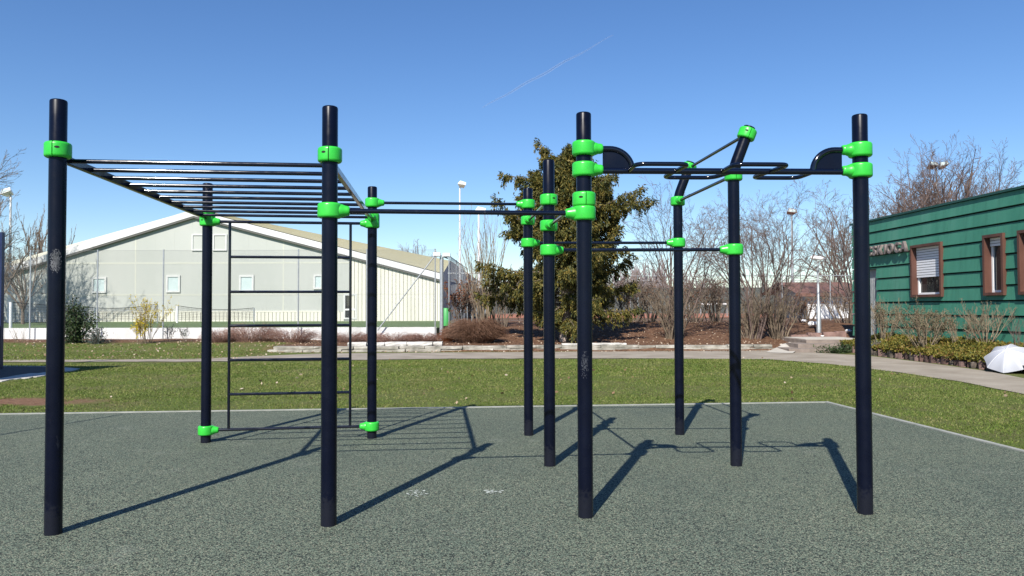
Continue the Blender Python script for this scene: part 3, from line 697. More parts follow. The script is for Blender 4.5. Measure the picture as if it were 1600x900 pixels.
m = MB(); c = HPt(541, 481); m.box((c.x, YH-.12, c.z-.02), (c.x+.03, YH-.05, c.z+.2)); m.build('handle', BLACK, dr)

# low practice nets on the field
def netobj(pxa, pya, Ya, pxb, pyb, Yb, sag, label):
    a = P(pxa, pya, Ya); b = P(pxb, pyb, Yb); t = thing('practice_net', label, 'sports net', (a.x, a.y, .68), 'low practice nets on the field')
    m = MB(); m.tube([(a.x, a.y, .68), tuple(a)], .07, 10); m.build('net_post', WHITE, t)
    m = MB(); m.tube([(b.x, b.y, .68), tuple(b)], .045, 10); m.build('net_post', GALV, t)
    pts = []
    for i in range(13): s = i/12; p = a.lerp(b, s); p.z -= sag*4*s*(1-s); pts.append(p)
    m = MB(); m.tube(pts, .018, 6); m.build('top_cord', BLACK, t)
    PL = []
    for i in range(0, 61):
        s = i/60; p = a.lerp(b, s); zt_ = p.z - .02 - sag*4*s*(1-s); PL.append([[p.x, p.y, .9], [p.x, p.y, zt_]])
    for j in range(7):
        for i in range(12):
            def q(s): p = a.lerp(b, s); zt_ = p.z - sag*4*s*(1-s); return [p.x, p.y, .9 + (zt_-.9)*j/7]
            PL.append([q(i/12), q((i+1)/12)])
    PL = np.array(PL); V, Fq = tubes(PL, np.full((len(PL), 2), .007), 3); np_mesh('netting', V, Fq, BLACK, t)
netobj(17, 472, 36.5, 148, 481, 46, .03, 'practice net at the far left with a thick white near post')
netobj(148, 481, 46.2, 246, 475, 50, .12, 'practice net behind the yellow flowering shrub')
netobj(277, 477.5, 50, 397, 481, 50, .18, 'practice net with white post, behind the wall bars')

# ------------------------------------------------------------------ green clad building
X0 = 15.05
gb = thing('clad_building', 'green board-clad building with brown boxed windows beside the path', 'building', (14, 24, .3))
gU = Vector((-.05, 1, 0)).normalized(); gN = Vector((-1, -.05, 0)).normalized(); gO = Vector((X0, 0, 0))
def Yc(px): return X0/((px-800)/F + .05)
def GF(u, w_, z): return gO + gU*u + gN*w_ + Vector((0, 0, z))
def gz(px, py): return CAMH + ray(px, py).z/ray(px, py).y*Yc(px)
def gbox(m, u0, u1, w0, w1, z0, z1, mi=0):
    vs = [GF(u, w_, z) for z in (z0, z1) for (u, w_) in ((u0, w0), (u1, w0), (u1, w1), (u0, w1))]
    m.add(vs, [(0, 1, 2, 3), (7, 6, 5, 4), (0, 4, 5, 1), (1, 5, 6, 2), (2, 6, 7, 3), (3, 7, 4, 0)], mi)
uA, uB = 9.0, Yc(1332.5); zbt = gz(1500, 538); ztp = gz(1500, 316.5); bh = (ztp - zbt)/10
wins = [(Yc(1475), Yc(1427), 'a'), (Yc(1573), Yc(1541), 'b'), (Yc(1596) - .9, Yc(1596), 'c')]
wz0, wz1 = gz(1475, 463.5), gz(1475, 377.5)
door = (Yc(1369.5), Yc(1369.5) + 1.05); dz1 = gz(1369, 420)
m = MB(); gbox(m, uA, uB, -9, -.36, -.2, ztp - .02); m.build('core_wall', CLADD, gb)
holes = [(u0, u1, wz0, wz1) for u0, u1, _ in wins] + [(door[0], door[1], 0.0, dz1)]
m = MB(); mk_ = MB()
def board(a, b, z0, z1_, zr0, zr1):
    """a tilted board piece: jut follows its height inside the row zr0..zr1"""
    ja = rnd.uniform(-.002, .002); jt = lambda z: .042 - .038*(z-zr0)/(zr1-zr0) + ja
    vs = [GF(a, jt(z0), z0), GF(b, jt(z0), z0), GF(b, jt(z1_), z1_), GF(a, jt(z1_), z1_), GF(a, -.05, z0), GF(b, -.05, z0), GF(b, -.05, z1_), GF(a, -.05, z1_)]
    m.add(vs, [(3, 2, 1, 0), (0, 1, 5, 4), (2, 3, 7, 6), (0, 4, 7, 3), (1, 2, 6, 5)])
for k in range(-1, 10):
    z0 = zbt + k*bh + .034; z1_ = zbt + (k+1)*bh - .012
    if k == -1: continue
    hs = sorted([h for h in holes if h[2] < z1_ and h[3] > z0]); u = uA; segs = []
    for h in hs:
        segs.append((u, h[0], z0, z1_)); u = h[1]
        if h[3] < z1_ - .01: segs.append((h[0], h[1], h[3] + .002, z1_))
        if h[2] > z0 + .01: segs.append((h[0], h[1], z0, h[2] - .002))
    segs.append((u, uB + .02, z0, z1_))
    for s0, s1_, q0, q1 in segs:
        L = s1_ - s0; nseg = max(1, round(L/3.1))
        for i in range(nseg): board(s0 + L*i/nseg + .003, s0 + L*(i+1)/nseg - .003, q0, q1, z0, z1_)
us = sorted(set([uA, uB] + [h[0] for h in holes] + [h[1] for h in holes]))
for u0, u1 in zip(us[:-1], us[1:]):
    hh = [h for h in holes if h[0] <= u0 + 1e-6 and h[1] >= u1 - 1e-6]
    spans = [(-.2, ztp - .02)] if not hh else [(-.2, hh[0][2]), (hh[0][3], ztp - .02)]
    for q0, q1 in spans:
        if q1 > q0: gbox(mk_, u0, u1, -.35, -.051, q0, q1)
mk_.build('wall_backing', CLADD, gb)
m.build('cladding', CLAD, gb)
# rear end wall boards seen at the far corner, roof edge
m = MB(); gbox(m, uA-.1, uB+.08, -9.1, .075, ztp + .002, ztp + .07); m.build('roof_edge', simple('dark green roof trim', [(.012, .06, .045)], rough=.5), gb)
JOINTG = simple('shutter slat shadow gap', [(.12, .12, .13)], rough=.7)
def gwindow(u0, u1, shutter):
    m = MB(); pr = .12; t = .085
    gbox(m, u0, u1, -.30, pr, wz0, wz0+t); gbox(m, u0, u1, -.30, pr, wz1-t, wz1); gbox(m, u0, u0+t, -.30, pr-.002, wz0+t, wz1-t); gbox(m, u1-t, u1, -.30, pr-.002, wz0+t, wz1-t)
    f = m.build('window', BROWNFR, gb)
    i0, i1, j0, j1 = u0+t, u1-t, wz0+t, wz1-t; m = MB(); k = .07
    gbox(m, i0, i1, -.2, -.10, j0, j0+k); gbox(m, i0, i1, -.2, -.10, j1-k, j1); gbox(m, i0, i0+k, -.2, -.10, j0+k, j1-k); gbox(m, i1-k, i1, -.2, -.10, j0+k, j1-k); m.build('sash', WHITE, f)
    m = MB(); gbox(m, i0+k, i1-k, -.17, -.15, j0+k, j1-k); m.build('pane', DARKGLASS, f)
    zs = j0 + (j1-j0)*shutter; m = MB(); z = j1
    while z > zs:
        gbox(m, i0+.01, i1-.01, -.085, -.060, z-.075, z-.008); z -= .085
    gbox(m, i0+.01, i1-.01, -.095, -.086, zs, j1, 1); m.build('roller_shutter', [SHUTTER, JOINTG], f)
gwindow(wins[0][0], wins[0][1], .40); gwindow(wins[1][0], wins[1][1], .87); gwindow(wins[2][0], wins[2][1], .87)
m = MB(); gbox(m, door[0], door[1], -.18, -.12, .35, dz1)
dd = m.build('door', simple('grey door', [(.2, .21, .23), (.3, .31, .33)], 3, .5), gb)
m = MB()
for i in range(9): gbox(m, door[0]+.04+i*.115, door[0]+.075+i*.115, -.12, -.09, .4, dz1-.35)
m.build('door_slats', GALV, dd)
# weathered metal letters
def letters(txt, u_start, zc, hgt_):
    u = u_start
    for ch in txt:
        cu = bpy.data.curves.new('letter', 'FONT'); cu.body = ch; cu.size = hgt_/.70; cu.extrude = .05; cu.offset = .018
        to = bpy.data.objects.new('letter', cu); C.objects.link(to); dg = bpy.context.evaluated_depsgraph_get()
        me = bpy.data.meshes.new_from_object(to.evaluated_get(dg)); bpy.data.objects.remove(to); bpy.data.curves.remove(cu)
        wd = max(v.co.x for v in me.vertices)
        # text reads left to right = decreasing distance u
        M_ = Matrix.Translation(GF(u, .14, zc)) @ Matrix(((-gU.x, 0, gN.x, 0), (-gU.y, 0, gN.y, 0), (0, 1, 0, 0), (0, 0, 0, 1)))
        me.transform(M_); me.materials.append(LETTER); link('letter', me, gb); u -= wd + .10
letters('CSKIOCA', Yc(1361.5), gz(1385, 397), .33)

EDG = [simple('mossy stone', [(.03, .028, .02), (.09, .07, .055), (.15, .12, .10)], 5, .95, .7, 14, bdist=.03), simple('dark brick stone', [(.05, .03, .025), (.14, .08, .065)], 5, .95, .7, 14, bdist=.03), REDST]
# bed in front of the building
BEDX = lambda y: 11.95 - .0*y - (0.5*sm((18.5-y)/2.5))
rs = np.random.RandomState(11)
ys = np.arange(12.0, 28.2, .35); V = []; ncol = 9
for y in ys:
    xa = BEDX(y) + .12; xb = X0 - .05*y - .03
    for j in range(ncol):
        t = j/(ncol-1); V.append([xa + (xb-xa)*t, y, .20 + .30*math.sin(min(1, t*1.15)*math.pi/2) + rs.uniform(-.02, .02)])
Fq = [[i*ncol+j, i*ncol+j+1, (i+1)*ncol+j+1, (i+1)*ncol+j] for i in range(len(ys)-1) for j in range(ncol-1)]
struct('bed_soil', np_mesh('bed_soil', V, Fq, simple('bed soil', [(.045, .03, .018), (.11, .075, .045)], 6, .95, .6, 20, bdist=.03), smooth=True))
def bedz(x, y):
    xa = BEDX(y) + .12; xb = X0 - .05*y - .03; t = (x-xa)/(xb-xa); return .20 + .30*math.sin(min(1, max(0, t)*1.15)*math.pi/2)
def leaves_np(P_, size, rs, elong=2.0, droop=0.0, flat=False):
    """one quad leaf per point, random orientation"""
    n = len(P_); a = rs.normal(size=(n, 3));
    if flat: a[:, 2] *= .35
    a[:, 2] -= droop; a /= np.linalg.norm(a, axis=1, keepdims=True)
    b = np.cross(a, rs.normal(size=(n, 3))); b /= np.linalg.norm(b, axis=1, keepdims=True) + 1e-9
    L = size*rs.uniform(.6, 1.3, (n, 1)); Wd = L/elong
    V = np.stack([P_, P_ + a*L*.5 + b*Wd*.5, P_ + a*L, P_ + a*L*.5 - b*Wd*.5], 1).reshape(-1, 3)
    return V, np.arange(4*n).reshape(n, 4)
n = 24000; yy = rs.uniform(19.3, 27.9, n); tt = rs.beta(.8, 1.4, n); pts = []
for y, t in zip(yy, tt):
    xa = BEDX(y) - .07; xb = X0 - .05*y - .15; x = xa + (xb-xa)*t; cl = .5+.5*math.sin(x*2.3+y*1.7)*math.sin(y*3.1-x)
    pts.append([x, y, bedz(x, y) + rs.uniform(0, .07 + .13*cl)])
V, Fq = leaves_np(np.array(pts), .075, rs, 1.7, -.3)
tag(np_mesh('ground_cover', V, Fq, COVER), 'low yellow-green ground cover in the bed along the green building', 'ground cover', kind='stuff')
y = 18.9; si = 0
while y < 27.6:
    wd = rs.uniform(.17, .3); x = BEDX(y) + rs.uniform(-.03, .03); h = rs.uniform(.10, .27); m = MB(); pts = []
    for a in range(8):
        an = 2*math.pi*a/8 + .2; pts.append((x + math.cos(an)*.09*rs.uniform(.8, 1.15), y + wd/2 + math.sin(an)*wd*.5*rs.uniform(.85, 1.1)))
    m.prism(pts, -.05, h); m.add([(px_, py_, h) for px_, py_ in pts] + [(x, y+wd/2, h+.03)], [(i, (i+1) % 8, 8) for i in range(8)])
    o = m.build('edging_stone', EDG[rs.randint(0, 3)]); tag(o, 'squat upright reddish grey edging stone along the planting bed', 'edging stone', 'edging stones along the planting bed'); y += wd + rs.uniform(.01, .06)

# ------------------------------------------------------------------ umbrella
def umbrella():
    c = G(1579, 583); t = thing('umbrella', 'open white umbrella lying on its side at the edge of the path', 'umbrella', (c.x, c.y, 0))
    axd = Vector((-.45, -.42, .79)).normalized(); u = Vector((0, 0, 1)).cross(axd).normalized(); v = axd.cross(u)
    Rr = .53; Hh = .27; G_ = 8; nr = 8; sub = 5; vs = []
    rim_c = Vector((c.x + .02, c.y + .10, .30))
    def pt(r, a):
        k = (a/(2*math.pi)*G_) % 1; sag = 1 - .10*math.sin(math.pi*k)*r
        rr = r*Rr*sag; return rim_c + u*(math.cos(a)*rr) + v*(math.sin(a)*rr) + axd*(Hh*(1 - r*r) - .02*math.sin(math.pi*k)*r)
    n = G_*sub
    for i in range(nr+1):
        for j in range(n): vs.append(pt(i/nr, 2*math.pi*j/n))
    m = MB(); m.add(vs, [(i*n+j, i*n+(j+1) % n, (i+1)*n+(j+1) % n, (i+1)*n+j) for i in range(nr) for j in range(n)], 0, True); low = min(p[2] for p in m.v)
    sh = Vector((0, 0, .02 - low)); m.v = [tuple(Vector(p) + sh) for p in m.v]; m.build('canopy', FABRIC, t)
    for g in range(G_):
        a = 2*math.pi*g/G_; m = MB(); m.tube([pt(i/nr, a) + sh + axd*.002 for i in range(nr+1)], .004, 6); m.build('rib', WHITE, t)
    top_ = rim_c + axd*Hh + sh; m = MB(); m.tube([top_ + axd*.04, top_ - axd*.62], .006, 8); m.build('shaft', GALV, t)
umbrella()

# ------------------------------------------------------------------ stone edge wall along the mulch bank
sw = thing('stone_wall', 'low dry-laid limestone wall along the rear edge of the path', 'stone wall', (0, 28.3, 0))
def rough_stone(m, x0, x1, y0, y1, z0, z1, rs):
    nx_ = 4; vs = []
    def j(): return rs.uniform(-.012, .012)
    ring = [(y0, z0), (y0, z1), (y1, z1), (y1, z0)]
    for i in range(nx_+1):
        x = x0 + (x1-x0)*i/nx_; sh = .012 if i in (0, nx_) else 0
        for yy_, zz in ((y0+sh, z0), (y0-.004, (z0+z1)/2), (y0+sh, z1-.012), (y0+.03, z1-sh*.5), (y1, z1), (y1, z0)): vs.append((x+j()*.6, yy_+j(), zz+j()*.6))
    fs = [(i*6+k, (i+1)*6+k, (i+1)*6+(k+1) % 6, i*6+(k+1) % 6) for i in range(nx_) for k in range(6)] + [tuple(range(5, -1, -1)), tuple(range(nx_*6, nx_*6+6))]
    m.add(vs, fs)
def course(m, xa, xb, y0f, z0, z1, rs, lo=.5, hi=1.3):
    x = xa
    while x < xb:
        L = rs.uniform(lo, hi); y0 = y0f(x) + rs.uniform(-.03, .03); rough_stone(m, x+.008, min(x+L, xb)-.008, y0, y0+.34, z0, z1 + rs.uniform(-.015, .02), rs); x += L
yf = lambda x: 27.95 + .45*sm((x+8.5)/8) - .25*sm((x-8)/3)
m = MB(); course(m, -8.9, 10.0, yf, -.05, .095, rs); course(m, -8.7, 9.6, lambda x: yf(x)+.05, .10, .205, rs, .6, 1.7)
m.build('lower_courses', STONE, sw)
m = MB(); course(m, G(540, 550).x, G(688, 550).x, lambda x: yf(x)+.42, .20, .33, rs, .5, 1.0)
course(m, G(880, 550).x, G(985, 550).x, lambda x: yf(x)+.12, .207, .285, rs, .7, 1.2); m.build('upper_course', STONEL, sw)
# kerb strip left: leaf edge of bank is grass. steps at the right
st = thing('garden_steps', 'three concrete steps climbing from the path beside the lamp post', 'steps', tuple(G(1260, 552)))
for i, (xa, xb, yt, yb, Yd) in enumerate(((1233, 1268, 545, 552, 27.0), (1247, 1287, 537.5, 545, 27.6), (1260, 1336, 531.5, 538, 28.3))):
    a = P(xa, yb, Yd); b = P(xb, yt, Yd); m = MB(); m.box((a.x, Yd, -.05), (b.x + (.6 if i < 2 else .2), Yd + (1.2 if i < 2 else 2.6), b.z)); m.build('step', STEPC, st)
a = P(1262, 529, 29); m = MB(); m.box((a.x-.1, 28.95, .1), (P(1332, 529, 29).x+.4, 31.2, P(1300, 531.5, 28.3).z+.015)); struct('paved_landing', m.build('paved_landing', PALECONC))
for i, (xa, xb, yt, lab) in enumerate(((1236, 1262, 523, 'leftmost of the reddish kerb blocks above the steps'), (1263, 1284, 520, 'reddish kerb block at the foot of the lamp post'), (1288, 1308, 519, 'reddish kerb block just right of the lamp post'), (1309, 1324, 518, 'smallest rightmost reddish kerb block beside the lamp post'))):
    a = P(xa, 532, 31.3); b = P(xb, yt, 31.3); m = MB(); rough_stone(m, a.x, b.x, 31.25 + .05*i, 31.5+.05*i, .1, b.z, rs); tag(m.build('kerb_block', REDST), lab, 'kerb block', 'reddish kerb blocks above the steps')
# ------------------------------------------------------------------ lamp post, shed, floodlights
def lamp_post():
    Y_ = 31.8; b = P(1279.5, 521, Y_); tp = P(1277.5, 406, Y_); t = thing('street_lamp', 'grey lamp post with flat white head standing above the garden steps', 'lamp post', (b.x, Y_, b.z))
    m = MB(); m.tube([(b.x, Y_, .2), (b.x, Y_, 1.6), (b.x, Y_, 1.65), (tp.x, Y_, tp.z)], [.095, .09, .06, .04], 14); m.build('pole', GALV, t)
    m = MB(); c = Vector((tp.x, Y_, tp.z+.03)); m.tube([c + Vector((-.30, 0, .06)), c + Vector((-.2, 0, .07)), c + Vector((.1, 0, .03)), c + Vector((.3, 0, 0))], [.05, .1, .09, .04], 12); m.build('lamp_head', WHITE, t)
    m = MB(); m.tube([c + Vector((-.05, 0, -.06)), c + Vector((.25, 0, -.05))], .05, 10); m.build('diffuser', PALEGLASS, t)
lamp_post()
def tall_lamp(px, py, Y_, label, heads=((1, 0),), s=.8, grp=None, mat=None, hm=None):
    tp = P(px, py, Y_); t = thing('floodlight_pole', label, 'floodlight', (tp.x, Y_, .5), grp)
    m = MB(); m.tube([(tp.x, Y_, .3), (tp.x, Y_, tp.z*.6), (tp.x, Y_, tp.z)], [.13*s, .10*s, .07*s], 10); m.build('pole', mat or WHITE, t)
    for sx, tilt in heads:
        m = MB(); M_ = Matrix.Translation((tp.x + sx*.45*s, Y_-.1, tp.z + .12*s)) @ Matrix.Rotation(tilt, 4, 'Y') @ Matrix.Rotation(R(-25), 4, 'X')
        a, h = .42*s, .2*s
        vs = [(-a, -.25, -h), (a, -.25, -h*.6), (a*.9, -.25, h), (-a*.6, -.25, h*1.2), (-a*.6, .3, -h*.5), (a*.6, .3, -h*.4), (a*.5, .3, h*.7), (-a*.4, .3, h*.8)]
        m.add([M_ @ Vector(v) for v in vs], [(0, 1, 2, 3), (7, 6, 5, 4), (0, 4, 5, 1), (1, 5, 6, 2), (2, 6, 7, 3), (3, 7, 4, 0)]); hd = m.build('lamp_head', hm or WHITE, t)
        m = MB(); m.add([M_ @ Vector(v) for v in ((-a*.8, -.27, -h*.7), (a*.8, -.27, -h*.4), (a*.7, -.27, h*.7), (-a*.5, -.27, h*.9))], [(0, 1, 2, 3)]); m.build('lens', PALEGLASS if s < 1.3 else GALV, hd)
tall_lamp(718.5, 291, 58, 'tall white lamp pole with shell-shaped head just left of the conifer', ((.5, R(15)),), .72)
tall_lamp(748, 332, 80, 'white lamp head on a pole showing beside the conifer top-left edge', ((.3, R(10)),), 1.3)
tall_lamp(17, 304, 52, 'slim white lamp pole above the left end of the hall', ((-.4, R(-15)),), .9)
tall_lamp(1237, 334, 70, 'brown-grey floodlight head above the bare shrubs', ((-.2, R(10)),), 1.1, mat=GALV, hm=simple('brown lamp housing', [(.14, .09, .08), (.24, .17, .15)], 5, .6))
tall_lamp(1463, 262, 52, 'pole with two square floodlights rising behind the green building', ((-1.0, R(8)), (1.0, R(-12))), .8, mat=GALV, hm=simple('dark floodlight housing', [(.10, .10, .11), (.2, .2, .21)], 5, .5))
# shed
sh = thing('shed', 'white-walled shed with brown roof behind leafless shrubs', 'shed', (19, 48, .9)); YS = 48
a = P(1243, 494, YS); b = P(1345, 452, YS); z0 = .85; ze = P(1270, 456, YS).z; zr = P(1270, 441, YS+3).z
xa = P(1262, 470, YS).x; xb = P(1350, 470, YS).x
m = MB(); m.box((xa, YS, z0), (xb, YS+6, ze)); m.build('wall', WHITE, sh)
m = MB(); xg = xa - .015; m.add([(xg, YS+6, z0), (xg, YS, z0), (xg, YS, ze), (xg, YS+3, zr-.1), (xg, YS+6, ze)], [(0, 1, 2, 3, 4)]); m.build('gable', simple('grey gable', [(.25, .26, .26), (.33, .34, .34)], 2), sh)
m = MB(); m.add([(xa-.9, YS-.5, ze-.1), (xb+.3, YS-.5, ze-.1), (xb+.3, YS+3, zr), (xa-.9, YS+3, zr), (xb+.3, YS+6.5, ze-.1), (xa-.9, YS+6.5, ze-.1), (xa-.9, YS-.5, ze-.3), (xb+.3, YS-.5, ze-.3)], [(0, 1, 2, 3), (3, 2, 4, 5), (6, 7, 1, 0)]); m.build('roof', ROOFBR, sh)
m = MB(); c0 = P(1276, 459, YS); c1 = P(1290, 467, YS); m.box((c0.x, YS-.03, c1.z), (c1.x, YS-.003, c0.z)); m.build('window', DARKGLASS, sh)
# court fences
def court_fence(Y_, x0, x1, z0, z1, label, screen=None, step_=2.6):
    t = thing('court_fence', label, 'fence', ((x0+x1)/2, Y_, z0), 'tennis court fences'); x = x0
    while x <= x1 + .01:
        m = MB(); m.tube([(x, Y_, z0-.3), (x, Y_, z1)], .03, 8); m.build('fence_post', GALV, t); x += step_
    m = MB(); m.tube([(x0, Y_, z1), (x1, Y_, z1)], .022, 8); m.build('rail', GALV, t)
    chainlink(x0, x1, Y_, z0, z1, .13, .0025, t)
    if screen: m = MB(); m.box((x0, Y_+.04, z0+.1), (x1, Y_+.06, screen)); m.build('windscreen', SCREEN, t)
court_fence(41.5, -1.0, 22.4, .9, 3.3, 'wire court fence just behind the leafless hedge')
court_fence(78, -6, 60, .9, 4.3, 'far court fence hung with dark grey-green windscreen', 3.6, 6)
t = thing('tennis_net', 'tennis net with white top band seen through the hedge', 'tennis net', (15.5, 60, .9))
m = MB(); a = P(1095, 475, 60); b = P(1136, 476, 60); m.box((a.x, 59.97, a.z-.05), (b.x, 60.0, a.z+.05)); m.build('top_band', WHITE, t)
for x in (a.x, b.x): m = MB(); m.tube([(x, 60, .9), (x, 60, a.z+.05)], .045, 8); m.build('net_post', GALV, t)

# ------------------------------------------------------------------ play tower at the far left edge, slim pole outside left
pt_ = thing('play_tower', 'navy steel frame edge at the far left rim of the lawn', 'play tower', (-14.5, 19, 0))
NB = simple('dark blue steel', [(.008, .016, .06), (.012, .024, .08)], 4, .35)
pe = G(-1, 577); topz = P(-1, 363, pe.y).z
rc_ = [(-12.75, 13.4), (-12.05, 17.5), (-20.0, 17.8), (-20.0, 13.4)]
for (x, y) in [(pe.x, pe.y), (pe.x-4.5, pe.y)] + [(c[0]-.1 if i < 2 else c[0]+.1, c[1]-.1 if i in (1, 2) else c[1]+.1) for i, c in enumerate(rc_)]:
    m = MB(); m.box((x-.06, y-.06, -.1), (x+.06, y+.06, topz)); m.build('post', NB, pt_)
m = MB(); m.prism(rc_, topz+.002, topz+.12); m.build('roof', NB, pt_)  # roof out of view, laid out so its shadow falls across the sand
m = MB(); m.box((-19.8, 17.36, .9), (-12.3, 17.42, 1.9)); m.build('side_panel', NB, pt_)
# slim pole outside the frame whose thin shadow crosses the rubber
g0 = G(0, 682); dS = Vector((-SX, -SY, 0))/SZ
base = g0 - dS*1.7
m = MB(); m.tube([(base.x, base.y, -.1), (base.x, base.y, 3.4)], .022, 8); tag(m.build('marker_pole', NB), 'very thin dark pole left of the rubber surface casting a line shadow', 'pole')

# ------------------------------------------------------------------ vegetation
def grow(rs, base, d0, L0, r0, levels, nch, ratio=.62, spread=.6, up=.25, wob=.12, K=5, rmin=.006, start=.25, lratio_jit=.25):
    """leafless branching; returns verts/quads"""
    out = {}
    PLs = []; RDs = []; lev = [(np.array(base, float), np.array(d0, float)/np.linalg.norm(d0), L0, r0)]
    for li in range(levels+1):
        nxt = []; pl = []; rd = []
        for p, d, L, r in lev:
            pts = [p]; dd = d.copy(); rr = [r]; r1 = max(rmin*.6, r*(.45 if li < levels else .4))
            for k in range(1, K):
                dd = dd + rs.normal(size=3)*wob + np.array([0, 0, up*.18]); dd /= np.linalg.norm(dd)
                pts.append(pts[-1] + dd*L/(K-1)); rr.append(r + (r1-r)*k/(K-1))
            pl.append(pts); rd.append(rr)
            if li < levels:
                n = nch[li] if isinstance(nch, (list, tuple)) else nch
                for c in range(n):
                    s = start + (1-start)*((c + rs.uniform(0, 1))/n); s = min(s, .999); i = int(s*(K-1)); f_ = s*(K-1)-i
                    q = pts[i]*(1-f_) + pts[i+1]*f_; tan = pts[i+1]-pts[i]; tan /= np.linalg.norm(tan)
                    s_ = rs.normal(size=3); s_ -= tan*s_.dot(tan); s_ /= np.linalg.norm(s_)
                    nd = tan*math.cos(spread) + s_*math.sin(spread)*rs.uniform(.6, 1.2) + np.array([0, 0, up*.5]); nd /= np.linalg.norm(nd)
                    nL = L*ratio*rs.uniform(1-lratio_jit, 1+lratio_jit)*(1.05-.45*s); nr = max(rmin, (rr[i]*(1-f_)+rr[i+1]*f_)*.62)
                    nxt.append((q, nd, nL, nr))
        V, Fq = tubes(np.array(pl), np.array(rd), 6 if li == 0 else (4 if li < 2 else 3)); PLs.append((V, Fq)); lev = nxt
    return PLs
def tree(name, label, base, h, r, mat, seed, levels=4, nch=(7, 6, 5, 4), ratio=.6, spread=.62, up=.35, group=None, cat='tree', rmin=.007, lean=(0, 0), start=.3, trunk_f=.62):
    rs_ = np.random.RandomState(seed); t = thing(name, label, cat, tuple(base), group)
    PL = grow(rs_, base, (lean[0], lean[1], 1), h*trunk_f, r, levels, nch, ratio, spread, up, .07, 5, rmin, start)
    np_mesh('trunk', PL[0][0], PL[0][1], mat, t, True); V, Fq = merge(PL[1:]); np_mesh('crown', V, Fq, mat, t); return t
def shrub(name, label, base, h, wdt, nst, mat, seed, levels=3, nch=(4, 4, 3), r=.03, group=None, cat='shrub', rmin=.006, ratio=.5, spread=.45, up=.3, upright=1.0, footprint=.25, leaf=None, start=.3):
    rs_ = np.random.RandomState(seed); t = thing(name, label, cat, tuple(base), group); allp = []; stems = []
    for s in range(nst):
        a = rs_.uniform(0, 2*math.pi); q = rs_.uniform(0, 1)**.6*wdt/2; d = np.array([math.cos(a)*q, math.sin(a)*q, h*rs_.uniform(.75, 1.0)*upright]); L = np.linalg.norm(d)*.8
        b = np.array(base, float) + np.array([math.cos(a)*footprint*rs_.rand(), math.sin(a)*footprint*rs_.rand(), -.05])
        PL = grow(rs_, b, d, L, r*rs_.uniform(.6, 1.2), levels, nch, ratio, spread, up, .10, 5, rmin, start); stems.append(PL[0]); allp += PL[1:]
    V, Fq = merge(stems); np_mesh('stems', V, Fq, mat, t)
    V2, F2 = merge(allp); np_mesh('twigs', V2, F2, mat, t)
    if leaf:
        lm, cnt, size, nm = leaf; idx = rs_.randint(0, len(V2), cnt); pts = V2[idx] + rs_.normal(size=(cnt, 3))*.03
        Vl, Fl = leaves_np(pts, size, rs_, 1.8); np_mesh(nm, Vl, Fl, lm, t)
    return t
STEMS = simple('brown thicket stems', [(.07, .052, .036), (.15, .115, .08), (.23, .18, .125)], 3, .9)
def gp(px, Y_): X = (px-800)/F*Y_; return (X, Y_, hgt(X, Y_))
